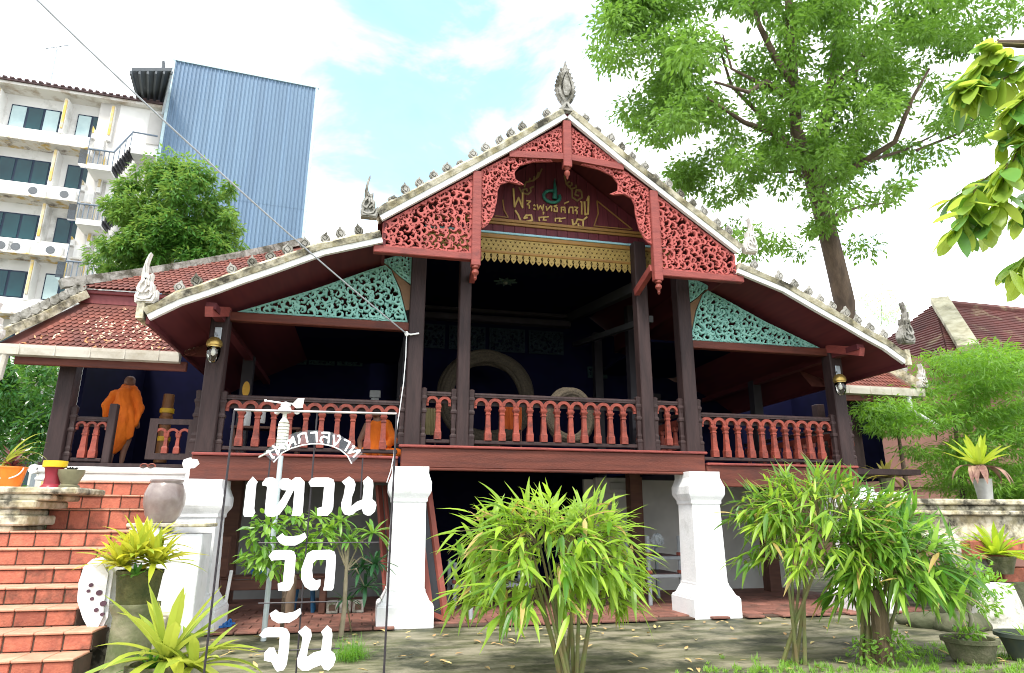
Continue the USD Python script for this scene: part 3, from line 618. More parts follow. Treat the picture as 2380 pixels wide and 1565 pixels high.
for i in range(3):
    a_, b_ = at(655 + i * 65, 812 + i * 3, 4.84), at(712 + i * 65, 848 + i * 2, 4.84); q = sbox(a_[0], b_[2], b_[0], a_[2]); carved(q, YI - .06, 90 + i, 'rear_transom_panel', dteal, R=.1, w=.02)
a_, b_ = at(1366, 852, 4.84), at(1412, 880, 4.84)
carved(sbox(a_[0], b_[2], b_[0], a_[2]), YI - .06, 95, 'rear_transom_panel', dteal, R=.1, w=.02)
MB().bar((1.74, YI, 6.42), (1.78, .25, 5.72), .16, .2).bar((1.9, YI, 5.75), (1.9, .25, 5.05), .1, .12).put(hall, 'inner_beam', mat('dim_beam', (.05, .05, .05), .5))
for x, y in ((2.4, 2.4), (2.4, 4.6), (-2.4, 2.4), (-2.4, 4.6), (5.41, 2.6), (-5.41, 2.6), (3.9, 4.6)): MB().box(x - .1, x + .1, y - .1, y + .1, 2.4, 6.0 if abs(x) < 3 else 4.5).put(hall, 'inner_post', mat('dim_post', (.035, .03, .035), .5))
MB().box(-2.35, 2.35, .25, YI, 6.5, 6.55).put(hall, 'inner_ceiling', shadewood)
for sg in (-1, 1): MB().box(min(sg * 2.5, sg * 5.4), max(sg * 2.5, sg * 5.4), 1.6, YI, 5.0, 5.05).put(hall, 'inner_ceiling', shadewood)

# ---------------------------------------------------------------- side pavilions: posts, skirt roof, upper roof, gutter
tiles_n = [0]
def tiled_slope(p00, du, dv, nu, nv, clip, name, m_, limit, tw, th_, nrm, rngs):
    """scale tiles laid in rows up a slope from p00; du along the eave, dv up the slope (unit), clip(s, t) keeps"""
    stuff = MB(); k = 0
    for j in range(nv):
        for i in range(nu):
            s, t = (i + (.5 if j % 2 else 0)) * tw, j * th_
            if not clip(s + tw / 2, t + th_ / 2): continue
            o = p00 + du * s + dv * t + nrm * (.012 + .004 * rngs.random()); w2, h2 = tw * .96, th_ * 1.45
            pts = [o + du * tw * .02 + dv * th_ * .35 + nrm * .015, o + du * tw * .5 - dv * th_ * .25 + nrm * .02, o + du * w2 + dv * th_ * .35 + nrm * .015, o + du * w2 + dv * h2 - nrm * .008, o + du * tw * .02 + dv * h2 - nrm * .008]
            low = [p - nrm * .012 for p in pts[:3]]
            v, f = np.array(pts + low), [[0, 1, 2], [0, 2, 3], [0, 3, 4], [5, 6, 1], [5, 1, 0], [6, 7, 2], [6, 2, 1]]
            if k < limit: MB().add(v, f).put(hall, name, m_)
            else: stuff.add(v, f)
            k += 1
    stuff.put(hall, name + 's', m_, kind='stuff')
YE, ZE = .9, 4.07
SK = 1.06 / .95; HX = .74
dv_ = np.array([0, .95, 1.06]); dv_ /= np.linalg.norm(dv_); nr_ = np.array([0, -dv_[2], dv_[1]])
rngt = np.random.default_rng(3)
XL = -8.80
MB().add([(XL - .12, YE, ZE), (-5.6, YE, ZE), (-5.6, YE + .98, ZE + .98 * SK), (XL - .12 + .98 * HX, YE + .98, ZE + .98 * SK)], [[0, 1, 2, 3]]).put(hall, 'roof_underlay', tilem)
tiled_slope(np.array([XL, YE, ZE + .01]), np.array([1., 0, 0]), dv_, 30, 14, lambda s, t: s > t * .667 * HX + .12 and t < 1.36, 'roof_tile', tilem, 260, .095, .105, nr_, rngt)
# upper roof of the left pavilion: maroon band, slope, hip coping
yb = YE + .96; zb = ZE + .96 * SK + .02; xb = -8.24
MB().box(xb, -4.5, yb, yb + .06, zb, zb + .22).cbox(xb - .05, -4.5, yb - .05, yb + .02, zb + .17, zb + .24).put(hall, 'roof_band', maroonband)
du2 = np.array([0, 1.0, .86]); du2 /= np.linalg.norm(du2); nr2 = np.array([0, -du2[2], du2[1]])
u0 = np.array([xb - .13, yb - .10, zb + .24])
e_ = at(651, 577, 5.2)
MB().add([u0, (-3, u0[1], u0[2]), (-3, u0[1] + 2.6, u0[2] + 2.6 * .86), (u0[0] + 3.58, u0[1] + 2.6, u0[2] + 2.6 * .86)], [[0, 1, 2, 3]]).put(hall, 'upper_roof_underlay', tilem)
tiled_slope(u0 + np.array([0, 0, .01]), np.array([1., 0, 0]), du2, 42, 28, lambda s, t: s > t * .758 * 1.38 + .1 and t < 2.9 and s < 3.9, 'upper_roof_tile', tilem, 120, .095, .12, nr2, rngt)
hp = [u0 + np.array([-.1, -.1, -.02]) + t * np.array([1.38, 1, .86]) * 2.6 + np.array([0, 0, .04 - .35 * t * (1 - t)]) for t in np.linspace(0, 1, 14)]
mb = MB()
for a, b in zip(hp[:-1], hp[1:]): mb.bar(a, b + (b - a) * .04, .2, .16)
mb.put(hall, 'hip_coping', mosslight)
hs = [np.array([XL - .1, YE - .1, ZE + .08]) + t * np.array([HX, 1, SK]) * 1.02 + np.array([0, 0, .02 * math.sin(9 * t)]) for t in np.linspace(0, 1, 8)]
mb = MB()
for a, b in zip(hs[:-1], hs[1:]): mb.bar(a, b + (b - a) * .05, .2, .13)
mb.put(hall, 'hip_coping', moss)
for t in np.linspace(.22, .95, 8):
    o = hs[0] + (hs[-1] - hs[0]) * t + np.array([0, 0, .09]); g = affinity.scale(LEAF, xfact=1.0, yfact=.9, origin=(0, 0)); g = affinity.translate(g, o[0], o[2])
    MB().slab(g, o[1] - .03, o[1] + .03).put(hall, 'roof_leaf_ornament', mosslight)
yo_ = YE - .1 - YB
naga((hs[0][0] - .04, hs[0][2] + .02), 1, .72, yo=yo_)
# right pavilion: the corner of its skirt roof shows past the gable
XR = 8.12
MB().add([(5.6, YE, ZE), (XR, YE, ZE), (XR - .98 * HX, YE + .98, ZE + .98 * SK), (5.6, YE + .98, ZE + .98 * SK)], [[0, 1, 2, 3]]).put(hall, 'roof_underlay', tilem)
tiled_slope(np.array([5.9, YE, ZE + .01]), np.array([1., 0, 0]), dv_, 26, 12, lambda s, t: s < XR - 5.9 - t * .667 * HX - .1 and t < 1.36, 'roof_tile', tilem, 60, .095, .12, nr_, rngt)
hr = [np.array([XR + .08, YE - .08, ZE + .08]) + t * np.array([-HX, 1, SK]) * 1.0 for t in np.linspace(0, 1, 7)]
mb = MB()
for a, b in zip(hr[:-1], hr[1:]): mb.bar(a, b, .22, .18)
mb.put(hall, 'hip_coping', moss)
naga((hr[0][0] + .02, hr[0][2] - .02), -1, .62, yo=yo_)
for t in (.25, .4): 
    o = hr[0] + (hr[-1] - hr[0]) * t; MB().slab(affinity.translate(LEAF, o[0], o[2] + .08), o[1] - .03, o[1] + .03).put(hall, 'roof_leaf_ornament', mosslight)
# gutters with brackets and spouts
for x0, x1 in ((XL - .02, -6.16), (6.0, XR + .03)):
    prof = [(YE - .13, ZE + .03), (YE - .15, ZE + .03), (YE - .15, ZE - .02), (YE - .135, ZE - .13), (YE - .02, ZE - .14), (YE - .0, ZE + .0)]
    k = len(prof); v = np.array([(x, y, z) for x in (x0, x1) for y, z in prof])
    gt = MB().add(v, [[i, i + 1, k + i + 1, k + i] for i in range(k - 1)]).add(v[:k], [[0, 1, 2, 3], [0, 3, 4, 5]]).add(v[k:], [[0, 1, 2, 3], [0, 3, 4, 5]]).put(hall, 'gutter', gutterm)
    for xx in np.arange(x0 + .35, x1, .5): MB().box(xx - .008, xx + .008, YE - .156, YE - .13, ZE - .13, ZE + .035).put(gt, 'gutter_joint', gutterm)
    MB().cbox(x0 + .25 if x0 < 0 else x0, x1 + .1 if x0 < 0 else x1 - .2, YE - .02, YE + .05, ZE - .26, ZE - .1).put(hall, 'gutter_beam', fascia)
MB().tube([(XL + .12, YE - .07, ZE - .13), (XL + .1, YE - .07, ZE - .50), (XL - .05, YE - .1, ZE - .62), (XL - .35, YE - .1, ZE - .70)], .06, 8).put(hall, 'gutter_spout', gutterm, 40)
MB().tube([(XR - .32, YE - .07, ZE - .13), (XR - .31, YE - .07, ZE - .42), (XR - .1, YE - .1, ZE - .55), (XR + .22, YE - .1, ZE - .72)], .045, 8).put(hall, 'gutter_spout', mat('white_pipe', (.75, .75, .76), .4), 40)
# pavilion posts, deck, railings
YV = 1.35
lp = MB().cbox(-8.06, -7.81, YV - .13, YV + .13, ZW - .2, 4.05).put(hall, 'post', postm)
newel(MB(), -7.76, YV - .02, ZW - .1, .94).put(lp, 'turned_strip', postm)
MB().cbox(6.66, 6.90, YV - .12, YV + .12, ZW, 4.05).put(hall, 'post', postm)
MB().cbox(7.0, 7.2, YV + 1.3, YV + 1.5, ZW, 4.05).put(hall, 'post', postm)
MB().box(-8.1, -5.57, YV - .15, 5, ZW - .2, ZW - .09).put(hall, 'deck', postm)
MB().box(5.56, 7.2, .2, 5, ZW - .12, ZW - .02).put(hall, 'deck', postm)
railing(-7.71, -7.25, YV, ZW - .10, 3, h_=.72)
nw = MB(); nw.cbox(-7.25, -7.13, YV - .06, YV + .06, ZW - .09, ZW + .88).put(hall, 'gate_post', postm)
railing(5.62, 6.64, 1.2, ZW - .1, 4)
# little wooden gate standing open by the hall's left post
gx0, gx1, gz0, gz1, gy = at(335, 1080, 1.2)[0], at(448, 1080, 1.2)[0], ZW - .02, ZW + .64, 1.2
g = sbox(gx0, gz0, gx1, gz1).difference(sbox(gx0 + .13, gz0 + .10, gx1 - .13, gz1 - .09))
gate = MB().slab(g, gy - .03, gy + .03).put(hall, 'gate_leaf', postm)
gw = gx1 - gx0 - .26; w_ = gw / 2.6
for i, c in enumerate((gx0 + .13 + w_ * .3, gx0 + .13 + w_ * 1.3, gx0 + .13 + w_ * 2.3)):
    r_ = unary_union([Point(c, gz1 - .25).buffer(w_ * .5 + .01, 10)]).difference(Point(c, gz1 - .25).buffer(w_ * .5 - .03, 10)).intersection(sbox(gx0 + .13, gz1 - .26, gx1 - .13, gz1 - .09)); MB().slab(r_, gy - .022, gy + .022).put(gate, 'gate_arch', redbar)
for c in (gx0 + .13 + w_ * .8, gx0 + .13 + w_ * 1.8): MB().lathe([(.045, 0), (.045, .09), (.03, .12), (.023, .25), (.035, .27), (.04, .33)], (c, gy, gz0 + .10), square=True).put(gate, 'baluster', redbar)
newel(MB(), at(453, 1050, 1.15)[0], 1.12, ZW - .05, .9).put(hall, 'gate_post', postm)
# open panelled door leaf behind the pavilion
a, b = at(203, 1040, 3.0), at(222, 1040, 3.4); zt_, zb_ = at(226, 940, 3.2)[2] + .15, ZW
dl = MB().hexa([(x, y + k, z) for x, y in ((a[0], a[1]), (b[0] + .12, b[1])) for k in (0, .05) for z in (zb_, zt_)]).put(hall, 'door_leaf', mat('door_red_wood', (.26, .10, .075), .5, (.2, .07, .05), 4))
for zz in (.12, .62): MB().hexa([(a[0] + (b[0] + .12 - a[0]) * k, a[1] + (b[1] - a[1]) * k - o, z) for k in (.18, .82) for o in (.0, .02) for z in (zb_ + (zt_ - zb_) * zz, zb_ + (zt_ - zb_) * (zz + .32))]).put(dl, 'door_panel', mat('door_panel_wood', (.32, .14, .10), .5))
MB().box(b[0] + .14, b[0] + .30, 3.4, 3.5, zb_, zt_ + .1).put(hall, 'door_jamb', soffitm)
# ================================================================ left staircase
st = thing('staircase', 'terracotta tiled stairs rising to the white landing at the left of the hall', 'staircase', (-6.5, -2, 0))
rng = np.random.default_rng(5)
STEPS = [(-3.81, .12), (-3.45, .29), (-3.09, .46), (-2.73, .63), (-2.37, .80), (-2.01, .97), (-1.65, 1.155), (-1.29, 1.34)]
UPS = [(-.45, 1.61), (-.10, 1.80), (.25, 2.0)]
def flight(steps, xl, xr, z0, depth_last):
    zb = z0
    for i, (y, z) in enumerate(steps):
        d = (steps[i + 1][0] - y) if i + 1 < len(steps) else depth_last
        MB().box(xl, xr, y + .012, y + d + .05, zb if i else z0 - .05, z - .022).put(st, 'step', mortar)
        n = int((xr - xl) / .245); w_ = (xr - xl) / n; off = rng.uniform(-.06, .06)
        for k in range(n):
            x0 = xl + k * w_; g = .007 + .004 * rng.random()
            MB().cbox(x0 + g, x0 + w_ - g, y - .004 * rng.random(), y + .02, zb + .008, z - .03, .01).put(st, 'riser_tile', brick)
            MB().cbox(x0 + .003, x0 + w_ - .003, y - .02, y + min(d, .42) - .003, z - .022, z + .002 * rng.random(), .006).put(st, 'tread_tile', tread)
        if d > .43: MB().box(xl, xr, y + .422, y + d, z - .022, z).put(st, 'landing_floor', tread)
        zb = z
flight(STEPS[:3], -8.0, -5.50, -.03, .36)
flight(STEPS[3:], -8.0, -5.80, .46, .84)
flight(UPS, -7.15, -5.92, 1.34, .05)
# white moulded platform
mp = MB()
for z0, z1_, o in ((2.005, 2.06, .02), (2.06, 2.12, .06), (2.12, 2.21, .0)): mp.cbox(-7.72 + o * .5, -5.60, .26 + o, 1.15, z0, z1_, .025)
mp.put(st, 'white_platform', whitepaint)
MB().tube([(-7.74, .26, 2.165), (-7.74, 1.1, 2.165)], .065, 12).put(st, 'platform_scroll', whitepaint, 40)
MB().lathe([(.10, 0), (.10, .12), (.08, .14), (.09, .17), (.14, .21), (.165, .27), (.15, .33), (.08, .36), (0, .36)], (-5.54, .0, 1.98), 14).put(st, 'platform_knob', whitepaint, 40)
# white flank wall on the right of the stairs, mossy top
MB().cbox(-5.90, -5.55, -1.25, .2, 0, 1.38).cbox(-5.55, -5.05, -1.2, -.62, 0, 1.30).put(st, 'flank_wall', white)
MB().cbox(-5.93, -5.0, -1.28, -.60, 1.381, 1.43).put(st, 'wall_coping', moss)
# old moulded ledge on the left
for i, (x1, z0, z1_) in enumerate(((-6.55, 1.775, 1.86), (-6.85, 1.70, 1.775), (-6.98, 1.60, 1.70), (-7.16, 1.52, 1.60), (-7.05, 1.40, 1.52), (-7.2, 1.0, 1.40))):
    MB().cbox(-8.4, x1, -1.25 + .04 * (i % 2), -.30, z0, z1_ - .002, .02).put(st, 'old_ledge', moss)
# white curved balustrade end with dark studs
yb_ = -2.68
cr = [(196, 1392), (199, 1352), (210, 1318), (228, 1302), (252, 1302), (268, 1330), (262, 1370), (258, 1400), (256, 1430), (240, 1462), (224, 1460), (208, 1430)]
cp = [xz(u, v, yb_) for u, v in cr]
bal = thing('curved_balustrade', 'white curved balustrade end with dark stud holes beside the tiled stairs', 'balustrade', (-5.4, yb_, 0))
g = Polygon(cp).buffer(.05).buffer(-.03)
MB().slab(g, yb_ - .12, yb_ + .3).slab(g.buffer(-.035), yb_ - .15, yb_ + .33).put(bal, 'scroll_body', white)
for u, v, r_ in ((212, 1360, .022), (231, 1378, .03), (240, 1403, .03), (214, 1392, .02), (224, 1418, .022), (206, 1374, .018), (238, 1428, .02)):
    x, z = xz(u, v, yb_ - .15); MB().slab(affinity.scale(Point(x, z).buffer(r_, 8), 1, .85), yb_ - .158, yb_ - .14).put(bal, 'stud', mat('dark_stud', (.10, .05, .07), .5))
MB().cbox(-5.78, -5.20, yb_ - .05, -1.3, -.02, .40).put(bal, 'footing', moss)

# ---------------------------------------------------------------- generic potted things
def pot(path, c, prof, m_, name='pot', n=18): MB().lathe(prof, c, n).put(path, name, m_, 40)
def pot_at(u, v, y): return at(u, v, y)
# glazed water jar on the flank wall
j = at(377, 1203, -.9); j[2] = 1.432
t = thing('water_jar', 'large grey brown glazed water jar standing beside the white pillar', 'jar', j)
pot(t, j, [(.15, 0), (.21, .1), (.25, .25), (.25, .36), (.21, .47), (.19, .5), (.205, .53), (.2, .55), (.17, .55), (.17, .5), (.0, .48)], mat('jar_glaze', (.26, .22, .20), .25, (.17, .13, .12), 5, spec=.6), 'jar_body', 22)
# orange bucket, red pot with yellow rim, small grey bowl pot, on the ledge
ZL = 1.86
b = at(20, 1130, -.75); b[2] = ZL
t = thing('bucket', 'orange plastic bucket holding a red leafed plant on the ledge', 'bucket', b)
pot(t, b, [(.125, 0), (.165, .24), (.175, .25), (.175, .265), (.16, .265), (.15, .22), (0, .22)], mat('orange_plastic', (.80, .20, .015), .35, spec=.6), 'bucket_body')
MB().tube([(b[0] + .175 * math.cos(a), b[1] - .10 - .03 * math.sin(a), b[2] + .25 - .14 * math.sin(a)) for a in np.linspace(0, math.pi, 14)], .008, 6).put(t, 'bucket_handle', whitepaint)
pl = thing('red_leaf_plant', 'plant with dark red spiky leaves growing in the orange bucket', 'plant', b + np.array([0, 0, .22]))
rg = np.random.default_rng(8)
redleaf = leaf_mat('red_leaf', (.10, .03, .045), (.22, .09, .08), .2, tr=(.3, .08, .08))
for k in range(34):
    a = rg.uniform(0, 6.28); el = rg.uniform(.2, 1.3)
    MB().tm(trimesh.Trimesh()) if False else None
    blade_m = MB(); blade(blade_m, b + np.array([0, 0, .22 + rg.uniform(0, .12)]), (math.cos(a) * math.cos(el), math.sin(a) * math.cos(el), math.sin(el)), (0, 0, 1), rg.uniform(.18, .32), .035, .5).put(pl, 'leaf', redleaf)
strapy = leaf_mat('strap_leaf', (.20, .24, .06), (.36, .38, .12), .3)
for k in range(9):
    a = rg.uniform(-.9, .7); MBb = MB(); blade(MBb, b + np.array([-.15, 0, .2]), (math.cos(a) * .6, -.2 - .2 * rg.random(), .9), (0, 0, 1), rg.uniform(.6, .95), .03, rg.uniform(1.0, 1.9), 9).put(pl, 'strap_leaf', strapy)
b = at(119, 1132, -.8); b[2] = ZL
t = thing('flower_pot', 'tall dark red ceramic pot with a yellow rim on the ledge', 'pot', b)
pot(t, b, [(.13, 0), (.125, .02), (.095, .05), (.09, .15), (.105, .24), (.125, .295), (.125, .30), (.11, .3), (.10, .28), (0, .28)], mat('red_glaze', (.28, .03, .045), .3), 'pot_body')
pot(t, b, [(.126, .26), (.138, .265), (.138, .345), (.12, .345), (.12, .31), (0, .31)], mat('yellow_glaze', (.78, .52, .02), .35), 'pot_rim')
b = at(160, 1132, -.8); b[2] = ZL
t = thing('bowl_pot', 'squat grey green bowl pot with a dark dried plant on the ledge end', 'pot', b)
pot(t, b, [(.115, 0), (.12, .03), (.09, .05), (.115, .10), (.15, .18), (.155, .235), (.14, .235), (.12, .2), (0, .2)], mat('grey_green_glaze', (.20, .185, .11), .4, (.14, .13, .08), 9), 'pot_body')
mb = MB()
for k in range(14):
    a = k * 2.4; blade(mb, b + np.array([0, 0, .2]), (math.cos(a), math.sin(a), 1.1), (0, 0, 1), .13, .04, .4, 3)
mb.put(t, 'dried_plant', mat('dried_leaf', (.05, .05, .045), .8))
# sandals
for k, u in enumerate((330, 348)):
    c = atz(u, 1117, 2.222); c[1] = min(c[1], 1.0); c = np.array([at(u, 1117, .33)[0], .36, 2.212])
    t = thing('sandal', ['brown sandal left of its pair on the white platform', 'brown sandal right of its pair on the white platform'][k], 'sandal', c, 'pair of sandals on the platform')
    g = affinity.scale(Point(0, 0).buffer(.05, 10), 1.0, 2.4)
    tt = trimesh.creation.extrude_polygon(g, .015, engine='earcut'); MB().add(tt.vertices + c, tt.faces).put(t, 'sole', woodbr)
    MB().tube([c + np.array([.05 * math.cos(a), -.03, .012 + .045 * math.sin(a)]) for a in np.linspace(0, math.pi, 9)], .012, 6).put(t, 'strap', mat('sandal_strap', (.22, .06, .04), .5))

# bromeliads
brom1 = leaf_mat('bromeliad_leaf', (.22, .32, .03), (.60, .53, .03), .35, .3, tr=(.66, .64, .06))
brom2 = leaf_mat('bromeliad_leaf_green', (.20, .30, .04), (.48, .50, .06), .35, .3, tr=(.6, .65, .1))
def rosette(t, c, n, L, wd, seed, m_, el=(.15, 1.35), droop=(.4, 1.1), name='leaf', az=None):
    rg = np.random.default_rng(seed)
    for k in range(n):
        a = k * 2.399 + rg.normal() * .2 if az is None else rg.uniform(*az); f_ = (k + .5) / n; e = el[0] + (el[1] - el[0]) * f_ + rg.normal() * .1
        d = (math.cos(a) * math.cos(e), math.sin(a) * math.cos(e), math.sin(e))
        mb = MB(); blade(mb, np.asarray(c) + np.array([d[0], d[1], 0]) * .03, d, (0, 0, 1), L * rg.uniform(.75, 1.15) * (1.05 - .3 * f_), wd * rg.uniform(.8, 1.2), rg.uniform(*droop) * (1.1 - .7 * f_), 7, .35, shape=lambda t_: (.75 + .25 * math.sin(math.pi * t_)) * min(1, (1.0 - t_) * 3.2) ** .7 + .02)
        mb.put(t, name, m_)
ped_c = at(300, 1515, -2.95); ped_c[2] = 0
t = thing('plant_pedestal', 'mossy cement pedestal under the potted yellow bromeliad', 'pedestal', ped_c)
pz = at(298, 1402, ped_c[1])[2]
MB().lathe([(.25, 0), (.25, .06), (.22, .1), (.20, .14), (.19, pz - .12), (.21, pz - .08), (.23, pz - .03), (.23, pz)], ped_c, 12).put(t, 'pedestal_body', mat('mossy_pedestal', (.22, .21, .13), .9, (.10, .12, .05), 4, .35, .6, bump=.6, bscale=15, dirt=(.5, .49, .42), dscale=3, dlo=.6, dhi=.72), 40)
pc = ped_c + np.array([0, 0, pz])
t = thing('bromeliad', 'yellow leafed bromeliad clump in a mossy pot on its pedestal', 'bromeliad', pc)
pot(t, pc, [(.18, 0), (.205, .26), (.215, .28), (.215, .31), (.19, .31), (.18, .26), (0, .26)], mat('mossy_pot', (.10, .095, .035), .9, (.05, .06, .02), 6, bump=.6, dirt=(.02, .03, .01), dscale=4))
for k, (dx, dy, dz, s_) in enumerate(((-.17, -.05, .34, .46), (.13, -.02, .36, .46), (-.03, -.1, .44, .42), (-.04, .1, .50, .46))): rosette(t, pc + np.array([dx, dy, dz]), 34, s_, .06, 20 + k, brom1)
rosette(t, pc + np.array([.02, -.2, .27]), 16, .16, .035, 30, leaf_mat('fern_green', (.04, .13, .02), (.09, .22, .04)), name='small_leaf')
lc = at(372, 1535, -3.75)
t = thing('bromeliad', 'large lime green bromeliad in a low rimmed pot at the foot of the stairs', 'bromeliad', (lc[0], lc[1], 0))
pot(t, (lc[0], lc[1], .0), [(.2, 0), (.24, lc[2] - .1), (.27, lc[2] - .07), (.27, lc[2] - .02), (.235, lc[2] - .02), (.22, lc[2] - .1), (0, lc[2] - .1)], potm)
rosette(t, lc + np.array([.05, 0, .0]), 34, .80, .095, 40, brom2, el=(.05, 1.3), droop=(.35, 1.4))
rosette(t, lc + np.array([.30, -.1, -.05]), 18, .62, .08, 41, brom2, el=(.0, 1.1), droop=(.5, 1.8))
rosette(t, lc + np.array([-.05, -.05, -.06]), 18, .25, .03, 42, leaf_mat('fern_green', (.04, .13, .02), (.09, .22, .04)), name='small_leaf')
c = atz(435, 1465, 0); t = thing('round_pot', 'small round black pot by the foot of the left pillar', 'pot', c)
pot(t, c, [(.10, 0), (.17, .08), (.19, .17), (.16, .26), (.10, .30), (.11, .32), (.0, .31)], mat('black_glaze', (.03, .035, .05), .3), 'pot_body')

# ================================================================ festival sign: wire frame, white letters, clear arched plate
YS = -5.32
s0 = at(700, 1565, YS)
sg_ = thing('festival_sign', 'open black wire frame carrying large white cut out Thai letters', 'sign', (s0[0], YS, 0))
def sp(u, v, dy=0.): p = at(u, v, YS); return np.array([p[0], YS + dy, p[2]])
fm = mat('sign_frame_steel', (.035, .03, .035), .4)
tl_, tr2 = sp(545, 953), sp(922, 962)
MB().tube([(tl_[0], YS, -.02), tl_], .008, 8).put(sg_, 'frame_upright', fm); MB().tube([(tr2[0], YS, -.02), tr2], .008, 8).put(sg_, 'frame_upright', fm)
MB().tube([tl_, tr2], .009, 8).put(sg_, 'frame_top_bar', mat('sign_bar_steel', (.4, .36, .36), .35, metal=.3))
mid = sp(737, 958)
MB().tube([(mid[0], YS + .02, -.02), (mid[0], YS + .02, mid[2])], .006, 8).put(sg_, 'frame_rod', fm)
for v in (1262, 1400, 1510): z = sp(740, v)[2]; MB().tube([(sp(600, v)[0], YS + .015, z), (sp(880, v)[0] if v < 1300 else sp(790, v)[0], YS + .015, z)], .005, 6).put(sg_, 'frame_wire', fm)
for u in (628, 843): MB().tube([sp(u, 1065, .01), sp(u - (10 if u < 700 else 5), 1160, .01)], .006, 6).put(sg_, 'frame_rod', fm)
lw = mat('white_letter', (.85, .85, .85), .4)
def za(x, y): p = sp((540 + x / 3.727) * .92969, (1180 + y / 3.727) * .92969); return (p[0], p[2])
def zbm(x, y): p = sp((480 + x / 2.1355) * .92969, (950 + y / 2.1355) * .92969); return (p[0], p[2])
def unit(fn): a, b = fn(0, 0), fn(100, 0); return math.hypot(a[0] - b[0], a[1] - b[1]) / 100
def letter(strokes, fn, polys=(), name='white_letter', y0=-.012, y1=.0, m_=lw):
    k = unit(fn); sh = []
    for pts, w_ in strokes: sh.append(LineString([fn(*p) for p in pts]).buffer(w_ * k / 2, cap_style=2, join_style=1))
    for pts in polys: sh.append(Polygon([fn(*p) for p in pts]).buffer(0))
    g = unary_union(sh).buffer(.004).buffer(-.004)
    MB().slab(g, YS + y0, YS + y1).put(sg_, name, m_)
NO = lambda x, y, s=1.: (([((x + 35 * s, y + 45 * s), (x + 62 * s, y + 80 * s), (x + 55 * s, y + 200 * s), (x + 35 * s, y + 330 * s))], 0),)
letter([], za, [[(345, 45), (390, 95), (376, 118), (357, 345), (367, 378), (345, 418), (265, 418), (253, 385), (262, 330), (285, 125), (305, 90)]])
letter([], za, [[(433, 102), (468, 58), (525, 50), (560, 66), (580, 110), (572, 210), (556, 330), (620, 240), (660, 172), (618, 170), (590, 140), (592, 95), (625, 60), (672, 60), (705, 80), (740, 52), (785, 50), (826, 92), (822, 180), (808, 380), (785, 413), (705, 410), (715, 370), (735, 150), (690, 240), (650, 320), (590, 400), (540, 418), (480, 415), (455, 385), (460, 320), (480, 140), (455, 128), (435, 130)]])
letter([], za, [[(862, 98), (895, 60), (930, 54), (1050, 54), (1095, 72), (1105, 110), (1092, 330), (1080, 370), (1040, 408), (945, 408), (942, 340), (990, 325), (1008, 140), (905, 140), (885, 142)]])
letter([], za, [[(1172, 92), (1240, 43), (1285, 75), (1300, 115), (1292, 170), (1268, 230), (1258, 325), (1310, 280), (1365, 258), (1378, 130), (1368, 88), (1415, 42), (1462, 80), (1466, 130), (1455, 255), (1485, 278), (1495, 310), (1480, 370), (1440, 405), (1410, 408), (1375, 390), (1358, 345), (1310, 365), (1280, 395), (1240, 407), (1195, 395), (1170, 350), (1168, 290), (1190, 220), (1205, 130)]])
letter([], za, [[(565, 612), (620, 572), (640, 596), (700, 600), (770, 594), (828, 565), (847, 610), (800, 655), (740, 685), (640, 685), (590, 660)]])
letter([], za, [[(492, 784), (530, 735), (560, 728), (690, 728), (728, 742), (743, 780), (735, 920), (722, 1040), (690, 1100), (650, 1110), (580, 1108), (578, 1040), (625, 1025), (645, 820), (540, 822), (520, 830)]])
letter([], za, [[(820, 840), (850, 760), (900, 730), (1060, 726), (1105, 745), (1118, 790), (1112, 900), (1098, 1080), (1080, 1103), (1000, 1103), (1012, 1040), (1030, 820), (940, 818), (905, 850), (895, 920), (905, 990), (930, 1010), (975, 1003), (972, 1060), (945, 1100), (880, 1102), (830, 1070), (795, 1000), (798, 900)]])
letter([], zbm, [[(415, 1248), (448, 1226), (465, 1240), (500, 1246), (545, 1238), (578, 1218), (584, 1246), (560, 1272), (520, 1296), (460, 1298), (428, 1280)]])
letter([], zbm, [[(360, 1362), (385, 1330), (405, 1322), (480, 1320), (508, 1330), (522, 1356), (518, 1440), (506, 1520), (490, 1548), (455, 1556), (440, 1535), (425, 1505), (385, 1497), (388, 1455), (410, 1430), (440, 1430), (455, 1470), (462, 1460), (470, 1372), (400, 1372), (380, 1376)]])
letter([], zbm, [[(566, 1345), (605, 1312), (635, 1335), (640, 1365), (622, 1420), (613, 1480), (650, 1455), (690, 1445), (700, 1368), (690, 1345), (722, 1310), (745, 1330), (750, 1360), (742, 1445), (762, 1462), (768, 1490), (755, 1525), (730, 1550), (705, 1545), (690, 1520), (650, 1535), (620, 1552), (590, 1552), (565, 1530), (562, 1490), (585, 1420), (590, 1372)]])
def zc_(x, y): p = sp((640 + x / 7) * .92969, (980 + y / 7) * .92969); return (p[0], p[2])
outer = [(130, 1075), (300, 920), (480, 800), (680, 715), (900, 675), (1100, 675), (1300, 700), (1500, 775), (1690, 900), (1865, 1070)]
innr = [(1675, 1260), (1600, 1120), (1480, 1020), (1330, 950), (1150, 915), (980, 912), (800, 940), (620, 990), (460, 1070), (310, 1235)]
MB().slab(Polygon([zc_(*p) for p in outer + innr]), YS - .006, YS - .001).put(sg_, 'clear_arch_plate', clear)
MB().tube([(*zc_(*p), 0) for p in innr] and [np.array([zc_(*p)[0], YS - .008, zc_(*p)[1]]) for p in innr], .005, 6).put(sg_, 'arch_rim', lw)
